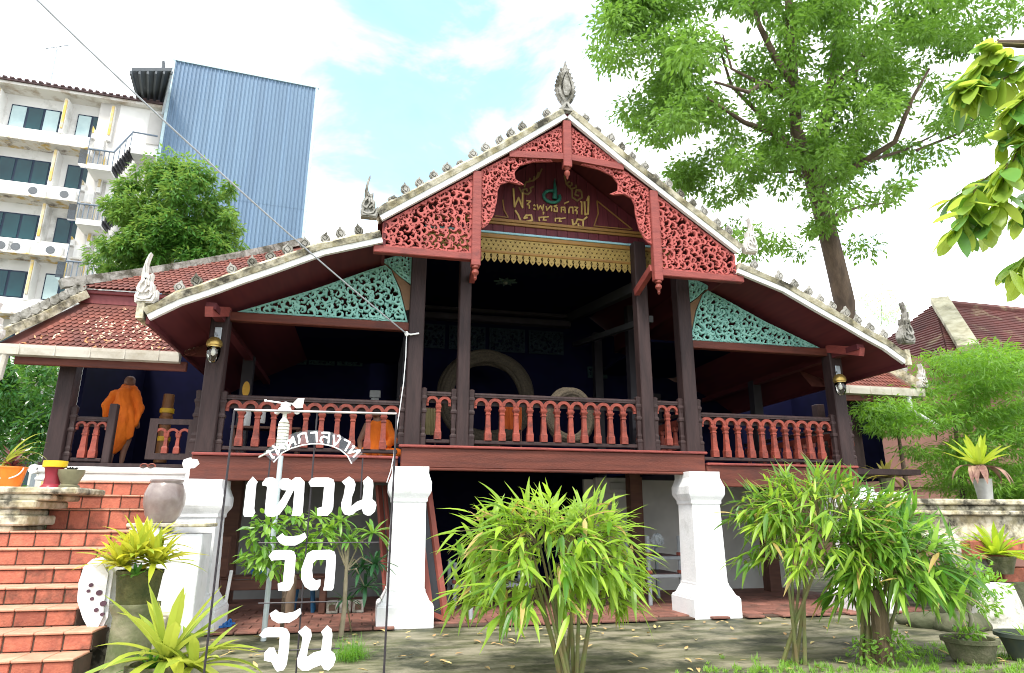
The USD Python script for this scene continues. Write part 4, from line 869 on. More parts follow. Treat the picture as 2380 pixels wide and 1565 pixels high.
AR = [[[(185, 1050), (225, 1035), (290, 1150), (335, 1150)]], [[(285, 955), (330, 965), (385, 1095), (400, 1060), (420, 965), (450, 930), (515, 1005)]], [[(530, 870), (570, 985), (610, 890), (600, 850), (560, 860), (560, 880)], [(610, 850), (650, 790), (670, 860), (700, 935)], [(620, 900), (650, 870)]], [[(755, 915), (765, 830), (740, 770), (800, 735), (870, 725), (905, 890)]], [[(950, 722), (1060, 712), (1068, 885)]], [[(1150, 730), (1180, 718), (1285, 722), (1268, 905)], [(1165, 895), (1130, 860), (1150, 800), (1190, 785), (1265, 812)]], [[(1360, 755), (1375, 940), (1420, 900), (1475, 820), (1460, 770), (1420, 775)]], [[(1540, 845), (1560, 840), (1645, 885), (1560, 1040)]], [[(1680, 950), (1720, 960), (1620, 1075), (1780, 1030), (1820, 1030), (1700, 1150)]]]
for ss in AR: letter([(s, 34) for s in ss], zc_, name='small_letter', y0=-.014, y1=-.007)

# ================================================================ weather station on a pole
wb = atz(612, 1490, 0); yw = wb[1]
ws = thing('weather_station', 'white weather station with wind vane on a thin steel pole', 'weather station', wb)
def wp(u, v): p = at(u, v, yw); return p
top = wp(668, 1060); sx = wb[0]
MB().tube([(sx, yw, 0), (sx, yw, top[2])], .034, 12).put(ws, 'pole', mat('galvanised_pole', (.50, .56, .58), .4, (.42, .48, .50), 6, metal=.3), 40)
zz = lambda v: wp(670, v)[2]
yel = mat('cream_plastic', (.72, .71, .62), .45)
mb = MB()
prof = []
for k in range(8): z = zz(1045) + (zz(985) - zz(1045)) * k / 8; prof += [(.075, z), (.075, z + .035), (.05, z + .037), (.05, z + .046)]
MB().lathe(prof, (sx, yw, 0), 16).put(ws, 'louvred_shield', yel)
MB().lathe([(.05, zz(985)), (.07, zz(983)), (.03, zz(972)), (.026, zz(960))], (sx, yw, 0), 14).put(ws, 'neck', yel, 40)
MB().lathe([(.03, zz(962)), (.075, zz(960)), (.085, zz(953)), (.07, zz(948)), (.06, zz(946)), (.07, zz(944)), (.055, zz(938)), (.02, zz(935)), (0, zz(934))], (sx, yw, 0), 14).put(ws, 'sensor_head', whitepaint, 40)
zv = zz(938.5)
MB().tube([(sx - .27, yw, zv + .03), (sx, yw, zv), (sx + .1, yw, zv - .0)], .012, 6).slab(Polygon([(sx + .08, zv - .01), (sx + .15, zv + .075), (sx + .24, zv + .085), (sx + .225, zv - .055), (sx + .14, zv - .06)]), yw - .006, yw + .006).tm(trimesh.creation.icosphere(2, .02).apply_translation((sx - .27, yw, zv + .03))).put(ws, 'wind_vane', whitepaint)
for a in (.3, 2.4, 4.5):
    e = np.array([sx + .16 * math.cos(a), yw + .16 * math.sin(a), zz(953) - .02]); MB().tube([(sx, yw, e[2] + .02), e], .006, 6).lathe([(0, -.035), (.03, -.025), (.04, 0), (.03, .02), (0, .03)], e, 10).put(ws, 'wind_cup', whitepaint)
MB().hexa([(sx + dx, yw + dy, zz(1046) + dz) for dx, dz in ((-.27, -.12), (-.06, .0)) for dy in (-.09, .09) for dz in (0 + dz, .02 + dz)]).put(ws, 'solar_panel', yel)

# ================================================================ lanterns on the posts
for (u, v), x0, lab in (((497, 808), -P1, 'brass and glass lantern on the left outer post of the hall'), ((1952, 890), P1, 'brass and glass lantern on the right outer post of the hall')):
    c = at(u, v, -.30); t = thing('wall_lantern', lab, 'lantern', c)
    MB().lathe([(.03, .16), (.06, .15), (.105, .10), (.115, .06), (.115, .03), (.10, .02), (.10, .0)][::-1], c, 14).put(t, 'lamp_cap', brassm, 40)
    MB().lathe([(0, -.235), (.05, -.225), (.085, -.17), (.098, -.08), (.098, -.002)], c, 16).put(t, 'glass_jar', glass_mat('lamp_glass', (.85, .85, .8)), True)
    MB().lathe([(0, -.13), (.03, -.11), (.035, -.07), (.02, -.02), (.02, 0)], c, 10).put(t, 'bulb', whitepaint, True)
    MB().tube([c + np.array([0, 0, .15]), c + np.array([0, .03, .24]), (c[0] * .3 + x0 * .7, -.14, c[2] + .22)], .012, 6).put(t, 'bracket', steelm)
    MB().cbox(x0 - .05, x0 + .05, -.155, -.132, c[2] + .1, c[2] + .36).put(t, 'bracket_plate', steelm)

# ================================================================ overhead cable and its drop down the post
ins = at(945, 776, -.18)
t = thing('overhead_cable', 'thin grey cable crossing the sky to the second post of the hall', 'cable', ins)
pA = atd(60, -25, 7.2); ts = np.linspace(0, 1, 24)
MB().tube([pA + (ins - pA) * k - np.array([0, 0, .10]) * 4 * k * (1 - k) for k in ts], .011, 6).put(t, 'span', mat('grey_cable', (.36, .38, .40), .5))
MB().tube([at(u, v, -.18) for u, v in ((945, 776), (943, 830), (938, 890), (928, 960), (920, 1010), (915, 1060), (908, 1095), (899, 1122))], .008, 6).put(t, 'drop', mat('white_cable', (.75, .75, .76), .45))
MB().tube([at(u, v, -.18) for u, v in ((940, 775), (955, 778), (974, 775))], .014, 6).lathe([(.02, -.04), (.03, -.02), (.02, 0), (.03, .02), (.015, .04)], ins, 8).put(t, 'tie', whitepaint)

# ================================================================ things on the deck
def coil(name, u, v, y, R, r_, lab, sx=1.0, tilt=.12, seed=0):
    c = at(u, v, y); t = thing(name, lab, 'coil', c, None); rg = np.random.default_rng(seed)
    for k in range(9):
        a = rg.uniform(0, 6.28); dr, dz = r_ * .55 * math.cos(k * .7), r_ * .55 * math.sin(k * .7); ph = rg.uniform(0, 6.28)
        th = np.linspace(0, 2 * np.pi, 49)
        rr = R + dr + .02 * np.sin(3 * th + ph)
        MB().tube(np.stack([c[0] + sx * rr * np.cos(th), c[1] + dz + .1 * np.sin(th) * tilt, c[2] + rr * np.sin(th)], 1), r_ * .5, 7, False).put(t, 'strand', rattan, True)
coil('rattan_coil', 1130, 925, 3.6, .92, .17, 'huge grey brown coil of rattan standing upright in the dark hall', seed=1)
coil('rattan_coil', 1325, 968, .75, .43, .09, 'smaller pale rattan coil standing behind the front railing', sx=.88, seed=2)
c = at(1175, 657, 2.6); t = thing('ceiling_lamp', 'dim star shaped lamp hanging from the dark ceiling', 'lamp', c)
star = []
for k in range(16): a = k * math.pi / 8; r_ = (.26 if k % 2 == 0 else .12); star.append((c[0] + r_ * math.cos(a), c[1] + r_ * math.sin(a)))
tt = trimesh.creation.extrude_polygon(Polygon(star), .03, engine='earcut'); MB().add(tt.vertices + np.array([0, 0, c[2]]), tt.faces).put(t, 'star_plate', mat('dim_star', (.10, .16, .14), .5))
MB().lathe([(0, -.05), (.05, -.03), (.05, .0)], c, 12).put(t, 'lamp_bowl', mat('dim_bowl', (.3, .3, .25), .4)); MB().tube([c + np.array([0, 0, .03]), (c[0], c[1], 6.5)], .008, 6).put(t, 'lamp_rod', postm)
def cloth(name, px, y, lab, cat, m_, z0=None):
    P = [at(u, v, y) for u, v in px]; t = thing(name, lab, cat, P[0]); n, k = 24, 10
    v, f = [], []
    for j in range(k + 1):
        for i in range(n + 1):
            s, q = i / n, j / k; p = (P[0] * (1 - s) + P[1] * s) * (1 - q) + (P[3] * (1 - s) + P[2] * s) * q
            v.append(p + np.array([0, .03 * math.sin(s * 19 + q) * q + .015 * math.sin(41 * s), 0]))
    for j in range(k):
        for i in range(n): a = j * (n + 1) + i; f.append([a, a + 1, a + n + 2, a + n + 1])
    MB().add(v, f).put(t, 'cloth', m_, True)
    a, b = P[0], P[1]; MB().tube([a + np.array([-.03, .02, 0]), b + np.array([.03, .02, 0])], .015, 6).put(t, 'hanging_rod', woodbr)
    for q in (a, b): MB().tube([q + np.array([0, .03, 0]), (q[0], q[1] + .03, ZC)], .014, 6).put(t, 'stand_leg', woodbr)
cloth('folded_robe', [(1162, 930), (1212, 933), (1214, 1000), (1166, 997)], 1.2, 'orange robe cloth hung behind the middle railing', 'cloth', mat('dark_orange_cloth', (.36, .065, .008), .85, (.28, .05, .006), 6))
cloth('yellow_cloth', [(974, 948), (1014, 950), (1014, 1012), (974, 1010)], 1.0, 'pale yellow cloth hung behind the narrow left railing', 'cloth', mat('yellow_cloth', (.26, .22, .10), .85, (.2, .17, .08), 5))
for k, (u, v, lab) in enumerate(((571, 992, 'white cylinder extinguisher left of two behind the wing railing'), (606, 985, 'white cylinder extinguisher right of two behind the wing railing'))):
    c = at(u, v, .9); t = thing('fire_extinguisher', lab, 'extinguisher', c, 'extinguishers behind the left railing')
    MB().lathe([(0, -.0), (.062, .005), (.066, .03), (.066, .22), (.05, .27), (.025, .29), (.025, .32)], c, 12).put(t, 'cylinder', mat('extinguisher_white', (.6, .6, .58), .35), 40)
    MB().tube([c + np.array([-.03, 0, .32]), c + np.array([.0, -.01, .35]), c + np.array([.06, -.02, .37])], .012, 6).put(t, 'valve', blackm)
shelf = thing('low_shelf', 'dark low shelf behind the left wing railing', 'shelf', (at(590, 995, 1.0)[0], 1.0, ZW))
zsh = at(571, 992, .9)[2]
MB().box(at(540, 995, .9)[0], at(700, 995, .9)[0], .75, 1.1, zsh - .04, zsh - .002).put(shelf, 'shelf_top', woodbr)
for u in (545, 695):
    x = at(u, 995, .9)[0]; MB().box(x - .03, x + .03, .8, 1.05, ZW, zsh - .041).put(shelf, 'shelf_leg', woodbr)
c = at(572, 905, 1.8); t = thing('round_fan', 'yellow round fan standing on end behind the left railing', 'fan', c)
g = affinity.scale(Point(c[0], c[2]).buffer(.14, 12), .45, 1.0); MB().slab(g, c[1] - .012, c[1] + .012).put(t, 'fan_blade', mat('yellow_fan', (.55, .30, .04), .6)); MB().tube([(c[0], c[1], c[2] - .13), (c[0], c[1], ZW)], .012, 6).put(t, 'fan_handle', woodbr)
c = at(872, 918, 3.0); t = thing('switch_box', 'small grey wall box on an inner post of the left wing', 'box', c)
MB().cbox(c[0] - .11, c[0] + .11, c[1] - .04, c[1] + .04, c[2] - .06, c[2] + .09).put(t, 'box_body', mat('box_grey', (.42, .43, .42), .5)); MB().cbox(c[0] - .08, c[0] + .08, c[1] - .045, c[1] + .03, c[2] - .13, c[2] - .07).put(t, 'box_foot', mat('box_grey', (.42, .43, .42), .5)); MB().box(c[0] - .13, c[0] + .15, c[1] + .045, c[1] + .2, ZW, 4.6).put(t, 'box_post', shadewood)
c = at(372, 1070, 2.2); t = thing('bamboo_drum', 'upright bamboo drum with yellow bands behind the small gate', 'drum', c)
zt_ = at(380, 917, 2.2)[2]; zb_ = ZW; h_ = zt_ - zb_
MB().lathe([(.105, 0), (.1, h_ * .28), (.115, h_ * .3), (.1, h_ * .33), (.095, h_ * .62), (.115, h_ * .65), (.1, h_ * .68), (.09, h_), (.07, h_), (.07, h_ - .1), (0, h_ - .1)], (c[0], c[1], zb_), 14).put(t, 'drum_body', mat('bamboo_brown', (.22, .10, .035), .5, (.16, .065, .025), 5), 40)
for k in (.31, .72): MB().lathe([(.108, h_ * k), (.12, h_ * k), (.12, h_ * k + .08), (.104, h_ * k + .08)], (c[0], c[1], zb_), 14).put(t, 'yellow_band', mat('yellow_band', (.55, .33, .02), .5), 40)

# ================================================================ people
def body(chains, voxel=.022, it=12):
    parts = []
    for ch in chains:
        for (a, ra), (b, rb) in zip(ch[:-1], ch[1:]):
            sa, sb = [manifold3d.Manifold.sphere(r_, 20).translate(tuple(map(float, p))) for p, r_ in ((a, ra), (b, rb))]
            parts.append(manifold3d.Manifold.batch_hull([sa, sb]))
    M = manifold3d.Manifold.batch_boolean(parts, manifold3d.OpType.Add).refine_to_length(voxel).to_mesh()
    t = trimesh.Trimesh(M.vert_properties[:, :3], M.tri_verts, process=True)
    trimesh.smoothing.filter_taubin(t, iterations=it); return t
def fold(t, amp, fx, seed):
    v = np.array(t.vertices); n = np.array(t.vertex_normals); k = np.stack([v[:, 0] * fx, v[:, 1] * fx, v[:, 2] * fx * .35 + v[:, 0] * fx * .5], 1)
    t.vertices = v + n * ((meshkit.fbm(k, 3, seed) - .5) * 2 * amp)[:, None]; return t
def hand(root, d, curl=(0, -.3, -.4)):
    d = np.asarray(d, float) / np.linalg.norm(d); s = np.cross(d, [0, 1, 0.2]); s /= np.linalg.norm(s); root = np.asarray(root, float); ch = []
    palm = root + d * .08
    ch.append([(root, .026), (root + d * .05 + s * .012, .028), (palm + s * .02, .018)]); ch.append([(root + d * .05 - s * .012, .026), (palm - s * .02, .018)])
    for i, o in enumerate((-.03, -.01, .01, .03)):
        l = (.055, .07, .075, .06)[i]; a = palm + s * o; b = a + d * l * .55 + np.array(curl) * .02; e = b + d * l * .35 + np.array(curl) * .05; ch.append([(palm + s * o * .7 - d * .02, .011), (a, .0095), (b, .0085), (e, .007)])
    ch.append([(root + d * .02 - s * .025, .013), (root + d * .055 - s * .055, .011), (root + d * .085 - s * .062, .009)])
    return ch
# monk seen from behind, walking into the pavilion
f0 = at(262, 1076, 2.0); bx, by, bz = f0[0], 2.0, ZW - .08
V = lambda x, y, z: (bx + x * .86, by + y * .9, bz + z * .92)
t = thing('person', 'monk in an orange robe seen from behind, walking in past the left railing', 'person', (bx, by, bz))
chains = [[(V(.05, 0, .85), .10), (V(.05, 0, 1.1), .10), (V(.03, .03, 1.30), .09), (V(.03, .07, 1.44), .06), (V(.03, .09, 1.50), .055)],
          [(V(.03, .11, 1.58), .088), (V(.03, .13, 1.63), .09), (V(.03, .15, 1.57), .075)], [(V(.03, .215, 1.575), .018), (V(.03, .235, 1.56), .014)], [(V(-.055, .12, 1.585), .02), (V(-.06, .125, 1.56), .015)], [(V(.115, .12, 1.585), .02), (V(.12, .125, 1.56), .015)],
          [(V(-.13, .02, 1.34), .05), (V(-.30, .03, 1.1), .042), (V(-.27, .20, .93), .04)], [(V(.2, .02, 1.34), .05), (V(.31, .05, 1.08), .042), (V(.25, .2, .9), .04)],
          [(V(-.03, 0, .85), .09), (V(-.03, .02, .48), .075), (V(-.04, -.03, .28), .055), (V(-.05, -.05, .08), .04), (V(-.05, -.06, .05), .035)], [(V(-.05, -.07, .035), .034), (V(-.08, .11, .022), .028)],
          [(V(.12, 0, .85), .09), (V(.13, .16, .5), .075), (V(.12, .12, .3), .052), (V(.12, .1, .09), .038)], [(V(.12, .09, .045), .032), (V(.11, .26, .03), .026)]] + hand(V(-.27, .21, .92), (.1, .6, -.8)) + hand(V(.25, .21, .89), (0, .6, -.8))
bt = body(chains); MB().tm(bt).put(t, 'body', skin, True)
rob = body([[(V(.04, .0, 1.36), .135), (V(.03, 0, 1.15), .165), (V(.05, .0, .85), .165), (V(.02, .0, .55), .155), (V(-.05, -.02, .30), .115)], [(V(-.12, .02, 1.36), .085), (V(-.31, .02, 1.12), .075), (V(-.30, .1, .96), .06)], [(V(.2, .02, 1.36), .085), (V(.32, .04, 1.1), .075), (V(.27, .05, .8), .055)], [(V(.15, .0, 1.0), .12), (V(.17, .02, .58), .085)], [(V(-.02, .05, 1.44), .09), (V(.14, .04, 1.42), .09)]], .03)
MB().tm(fold(rob, .042, 12, 4)).put(t, 'robe', orange, True)
# seated monk behind the railing
s0 = at(872, 1040, .85); bx, by, bz = s0[0], .85, ZW
V = lambda x, y, z: (bx + x, by + y, bz + z)
t = thing('person', 'seated monk in an orange robe behind the left wing railing', 'person', (bx, by, bz))
chains = [[(V(0, 0, .12), .15), (V(.02, .0, .38), .14), (V(.02, -.02, .58), .11), (V(.0, -.05, .70), .055)], [(V(-.02, -.08, .79), .085), (V(-.02, -.1, .84), .088), (V(-.04, -.12, .79), .07)], [(V(-.05, -.19, .79), .016), (V(-.05, -.205, .775), .013)],
          [(V(-.1, 0, .1), .11), (V(-.38, -.1, .09), .075), (V(-.15, -.3, .06), .05)], [(V(.1, 0, .1), .11), (V(.36, -.12, .09), .075), (V(.1, -.32, .06), .05)], [(V(-.15, 0, .58), .065), (V(-.26, -.05, .32), .045), (V(-.24, -.22, .18), .036)], [(V(.18, 0, .58), .065), (V(.27, -.05, .34), .045), (V(.16, -.2, .22), .036)]] + hand(V(-.24, -.23, .17), (.2, -.5, -.5)) + hand(V(.15, -.21, .21), (-.4, -.4, -.5))
MB().tm(body(chains)).put(t, 'body', skin, True)
rob = body([[(V(.02, 0, .56), .15), (V(.02, 0, .3), .19), (V(0, -.02, .14), .2)], [(V(-.05, 0, .12), .14), (V(-.38, -.1, .1), .1), (V(-.12, -.28, .09), .08)], [(V(.05, 0, .12), .14), (V(.37, -.12, .1), .1), (V(.1, -.3, .09), .08)], [(V(.17, 0, .6), .09), (V(.28, -.05, .34), .08), (V(.18, -.15, .24), .07)]], .03)
MB().tm(fold(rob, .025, 9, 6)).put(t, 'robe', orange, True)

# ================================================================ under the deck
def legs_frame(t, x0, x1, y0, y1, z0, z1, r_, m_, name='leg', nx=2):
    for x in np.linspace(x0, x1, nx):
        for y in (y0, y1): MB().cbox(x - r_, x + r_, y - r_, y + r_, z0, z1).put(t, name, m_)
c = at(640, 1345, 1.0); xl, xr = at(512, 1345, .9)[0], at(760, 1345, .9)[0]; zs = at(640, 1340, .9)[2]
t = thing('wooden_bench', 'brown wooden bench with a high end post under the left wing', 'bench', (xl, .9, .04))
for k in range(3): MB().cbox(xl, xr, .9 + k * .16, 1.04 + k * .16, zs - .04, zs).put(t, 'seat_slat', woodbr)
MB().cbox(xl + .02, xr - .02, .92, .96, zs - .2, zs - .05).put(t, 'apron', woodbr)
legs_frame(t, xl + .05, xr - .05, .96, 1.3, .04, zs - .041, .05, woodbr)
zp = at(520, 1247, .9)[2]; MB().cbox(xl - .03, xl + .09, .86, .98, zs, zp).put(t, 'end_post', woodbr)
c = at(607, 1332, 1.1); c[2] = zs; t = thing('pillow_roll', 'blue rolled cushion lying on the wooden bench', 'cushion', c)
MB().tm(trimesh.creation.torus(.11, .05, 20, 10).apply_transform(trimesh.transformations.scale_matrix(1.0)).apply_translation(c + np.array([0, 0, .055]))).put(t, 'cushion_roll', mat('blue_cloth', (.02, .12, .42), .7, (.015, .09, .33), 8), True)
a_, b_ = at(527, 1330, .3), at(519, 1432, .3); t = thing('white_pipe', 'short white plastic pipe leaning against the wooden bench', 'pipe', (b_[0], .3, .04))
MB().tube([(b_[0], .25, .04), (a_[0] + .02, .55, a_[2])], .025, 10).put(t, 'pipe_tube', whitepaint, 40)
for k, (u, v) in enumerate(((528, 1452), (520, 1458))):
    c = atz(u, v, .045); t = thing('slipper', ['blue slipper by the bench, farther of two', 'blue slipper by the bench, nearer of two'][k], 'slipper', c, 'blue slippers by the bench')
    g = affinity.rotate(affinity.scale(Point(0, 0).buffer(.045, 10), 2.4, 1.0), 20 + 15 * k); tt = trimesh.creation.extrude_polygon(g, .02, engine='earcut'); MB().add(tt.vertices + c, tt.faces).put(t, 'sole', mat('blue_rubber', (.03, .17, .50), .5)); MB().tube([c + np.array([.03 + .01 * math.cos(a), .05 * math.cos(a), .015 + .05 * math.sin(a)]) for a in np.linspace(0, math.pi, 8)], .014, 6).put(t, 'strap', mat('blue_rubber', (.03, .17, .50), .5))
# wooden stump post and blue stool behind the sign
c = atz(668, 1440, .04); t = thing('wood_stump', 'short weathered wooden post standing under the left wing', 'post', c)
MB().lathe([(.09, 0), (.085, .2), (.088, .5), (.08, .62), (.0, .63)], c, 10).put(t, 'stump_body', mat('grey_wood', (.20, .145, .10), .8, (.13, .09, .06), 5, stretch=(3, 3, .5)), 40)
c = atz(700, 1428, .04); c[1] += .3; t = thing('blue_stool', 'blue plastic stool under the left wing', 'stool', c)
bp_ = mat('blue_plastic', (.03, .13, .27), .45)
for dx in (-.14, .14):
    for dy in (-.14, .14): MB().bar(c + np.array([dx * 1.15, dy * 1.15, 0]), c + np.array([dx * .8, dy * .8, .42]), .04, .04).put(t, 'leg', bp_)
MB().cbox(c[0] - .15, c[0] + .15, c[1] - .15, c[1] + .15, c[2] + .42, c[2] + .45).put(t, 'seat', bp_)
c = atz(770, 1430, .04); c[1] += .2
for k in range(3):
    q = c + np.array([k * .20, .02 * k, 0]); t = thing('grey_block', ['grey cement block nearest the wooden stump', 'middle grey cement block of a row of three', 'grey cement block nearest the white pillar'][k], 'block', q, 'cement blocks under the left wing'); MB().cbox(q[0] - .09, q[0] + .09, q[1] - .09, q[1] + .09, q[2], q[2] + .19).put(t, 'block_body', mosslight); MB().box(q[0] - .05, q[0] + .05, q[1] - .095, q[1] - .089, q[2] + .05, q[2] + .14).put(t, 'block_hollow', mortar)
# red frame leaning beside the pillar
def lean_frame(name, lab, p, y0, y1, m_, fill):
    a, b, c2, d = [at(u, v, y) for (u, v), y in zip(p, (y0, y0, y1, y1))]
    t = thing(name, lab, 'door frame', (a + b) / 2)
    for s, e in ((a, d), (b, c2), (a, b), (d, c2)): MB().bar(s, e, .09, .06).put(t, 'rail', m_)
    MB().add([a + (0, .02, 0), b + (0, .02, 0), c2 + (0, .02, 0), d + (0, .02, 0)], [[0, 1, 2, 3]]).put(t, 'panel', fill)
rf = mat('old_red_frame', (.27, .075, .055), .6, (.2, .055, .04), 4)
lean_frame('leaning_door', 'dark glazed door in a red frame leaning behind the middle pillar', [(1000, 1425), (1036, 1440), (992, 1112), (960, 1112)], -.2, .35, rf, mat('dark_pane', (.025, .025, .03), .15))
a = at(893, 1290, .6); b = at(880, 1128, .6); t = thing('leaning_plank', 'red brown plank leaning behind the left of the middle pillar', 'plank', (a[0], .6, .04)); MB().bar((a[0] + .1, .5, .05), (b[0], .7, b[2]), .1, .05).put(t, 'board', rf); MB().bar((a[0] + .22, .52, .05), (b[0] + .1, .72, b[2]), .05, .05).put(t, 'board_edge', rf)
c = atz(1094, 1446, .0); t = thing('support_prop', 'steel prop painted orange on top beside the bamboo', 'post', c)
z1_ = at(1094, 1345, c[1])[2]; z2_ = at(1097, 1290, c[1])[2]
MB().tube([c, (c[0], c[1], z1_)], .035, 10).put(t, 'lower_tube', steelm, 40); MB().tube([(c[0], c[1], z1_), (c[0], c[1], z2_)], .04, 10).put(t, 'upper_tube', mat('orange_primer', (.40, .11, .045), .6), 40)
# metal tables stacked under the hall, left and right of the bamboo
def table_stack(name, lab, x0, x1, y0, y1, levels, leg_m, top_m, grp=None):
    t = thing(name, lab, 'table', ((x0 + x1) / 2, (y0 + y1) / 2, .04), grp)
    legs_frame(t, x0 + .05, x1 - .05, y0 + .05, y1 - .05, .04, levels[-1] + .35, .03, leg_m)
    for z in levels:
        MB().cbox(x0, x1, y0, y0 + .05, z - .06, z).put(t, 'front_rail', leg_m); MB().cbox(x0, x1, y0 + .051, y1, z - .02, z + .01).put(t, 'table_top', top_m)
        for x in (x0 + .05, x1 - .05): MB().cbox(x - .045, x + .045, y0 - .01, y0 + .1, z + .012, z + .07).put(t, 'red_corner', rf)
gl = mat('grey_leg_paint', (.30, .33, .35), .5); tt_ = mat('dark_table_top', (.10, .06, .06), .5)
table_stack('stacked_tables', 'grey steel framed tables stacked under the deck by the right pillar', at(1500, 1330, .9)[0], at(1585, 1330, .9)[0], .8, 1.9, [.55, .85], gl, tt_)
table_stack('steel_table', 'grey steel table lying under the deck left of the bamboo', at(1045, 1400, 1.4)[0], at(1230, 1400, 1.4)[0], 1.1, 2.0, [.42], gl, mat('grey_board', (.3, .31, .32), .6))
c = at(1528, 1255, 1.2); t = thing('plastic_bag', 'crumpled clear grey plastic bag on the stacked tables', 'bag', c)
ic = trimesh.creation.icosphere(3, .11); ic.vertices *= (1, .8, 1.1); ic = fold(ic, .05, 22, 3); MB().add(ic.vertices + c + np.array([0, 0, -.02]), ic.faces).put(t, 'bag_body', mat('grey_film', (.42, .46, .48), .25))
c = at(1437, 1133, 3.0); t = thing('air_unit', 'pale wall box high on the wall under the hall', 'box', c); MB().cbox(c[0] - .5, c[0] + .32, 3.0, 3.19, c[2] - .12, c[2] + .2).put(t, 'unit_body', mat('pale_box', (.5, .5, .48), .5)); MB().cbox(c[0] - .2, c[0] + .25, 2.96, 2.999, c[2] - .05, c[2] + .1).put(t, 'unit_grille', mat('box_grey', (.42, .43, .42), .5))
# ================================================================ vegetation
bam = leaf_mat('bamboo_leaf', (.03, .12, .010), (.40, .57, .06), .42, .38, 1.8, tr=(.46, .68, .06))
bam2 = leaf_mat('bamboo_leaf_deep', (.03, .12, .014), (.36, .55, .07), .42, .36, 1.6, tr=(.34, .62, .07))
dry = leaf_mat('bamboo_leaf_dry', (.34, .24, .08), (.48, .36, .14), .3)
def lance(t): return (min(1, t * 5 + .15) if t < .2 else 1.0 - ((t - .2) / .8) ** 1.7)
def bamboo(name, lab, base, canes, seed, m_, cx, cz, rx, rz, n_tw, L, limit=300, ry=.8, grp=None, under=0.25, low=1.75):
    """canes from the base, twigs spraying out over a dome about (cx, cz), each with drooping blades"""
    rg = np.random.default_rng(seed); t = thing(name, lab, 'bamboo', base, grp)
    by = base[1]
    for k in range(canes):
        a = rg.uniform(0, 6.28); r0 = rg.uniform(.02, .14); p0 = base + np.array([math.cos(a) * r0, math.sin(a) * r0, -.03])
        top = np.array([cx + rg.normal() * rx * .35, by + rg.normal() * .25, cz + rz * rg.uniform(.2, .9)])
        pts = [p0 + (top - p0) * s + np.array([(top[0] - p0[0]) * .25 * (s * s - s), 0, 0]) for s in np.linspace(0, 1, 16)]
        rad = np.linspace(.026, .007, 16) * rg.uniform(.7, 1.15); rad[::2] *= 1.12
        MB().tube(pts, rad, 7).put(t, 'cane', mat('bamboo_cane', (.13, .17, .05), .5, (.17, .13, .06), 6), 40)
    blades, tw = [], MB()
    for k in range(n_tw):
        # a point on or in the dome
        a = rg.uniform(0, 6.28); q = rg.uniform(-under, 1.0); rr = rg.uniform(.45, 1.0) ** .6
        cq = math.sqrt(max(0, 1 - max(0, q) ** 2))
        o = np.array([cx + rx * rr * cq * math.cos(a), by + ry * rr * cq * math.sin(a), cz + rz * q * rr * (low if q < 0 else 1.0)])
        out = np.array([math.cos(a) * cq * 1.0, math.sin(a) * cq * .9, max(q, -.1) * .9 + .1]); out /= np.linalg.norm(out)
        n = rg.integers(5, 9)
        st_ = o - out * .30 + np.array([0, 0, -.06]); tip = o + out * .12 + np.array([0, 0, -.10])
        pts = [st_, (st_ + tip) / 2 + np.array([0, 0, .07]), tip]
        tw.tube(pts, [.006, .004, .002], 4, False)
        for i in range(n):
            s = .3 + .7 * i / (n - 1); p = st_ * (1 - s) + tip * s + np.array([0, 0, .07 * 4 * s * (1 - s) * .5])
            d = out * rg.uniform(.4, 1.1) + rg.normal(0, .55, 3) + np.array([0, 0, -.18 - (.4 if q < .3 else 0)])
            l = L * rg.uniform(.6, 1.15)
            blades.append((np.linalg.norm(p - CAM) - .3 * l, p, d, l))
    tw.put(t, 'twigs', stemm, kind='stuff')
    blades.sort(key=lambda b: b[0]); rest = MB(); restd = MB()
    for i, (_, p, d, l) in enumerate(blades):
        isdry = rg.random() < .055
        mb = MB() if i < limit else (restd if isdry else rest)
        blade(mb, p, d, (0, -.3, 1), l, l * .155, rg.uniform(.1, .75), 5, .22, lance, rg.normal() * .15)
        if i < limit: mb.put(t, 'leaf', dry if isdry else m_)
    rest.put(t, 'leaves', m_, kind='stuff'); restd.put(t, 'dry_leaves', dry, kind='stuff')
    return t
bb = np.array([-1.02, -3.86, 0.])
c0 = at(1275, 1235, -3.86)
bamboo('bamboo_clump', 'broad leafed bamboo clump in front of the dark middle of the hall', bb, 9, 3, bam, c0[0], c0[2] - .06, .93, .42, 215, .33, ry=.75, under=.95)
c1 = at(1885, 1200, -3.5)
bamboo('bamboo_clump', 'tall leafy bamboo clump hiding the right wing railing', np.array([1.62, -3.55, 0]), 6, 5, bam, c1[0] + .10, c1[2] + .05, 1.0, .44, 250, .29, ry=.7, under=.9, low=1.35)
c2 = at(2060, 1290, -3.6)
bamboo('bamboo_clump', 'darker bamboo clump with long drooping leaves right of the tall one', np.array([2.42, -3.72, 0]), 12, 9, bam2, c2[0] + .02, c2[2] + .06, .76, .48, 160, .37, ry=.6, under=.8, low=1.3)

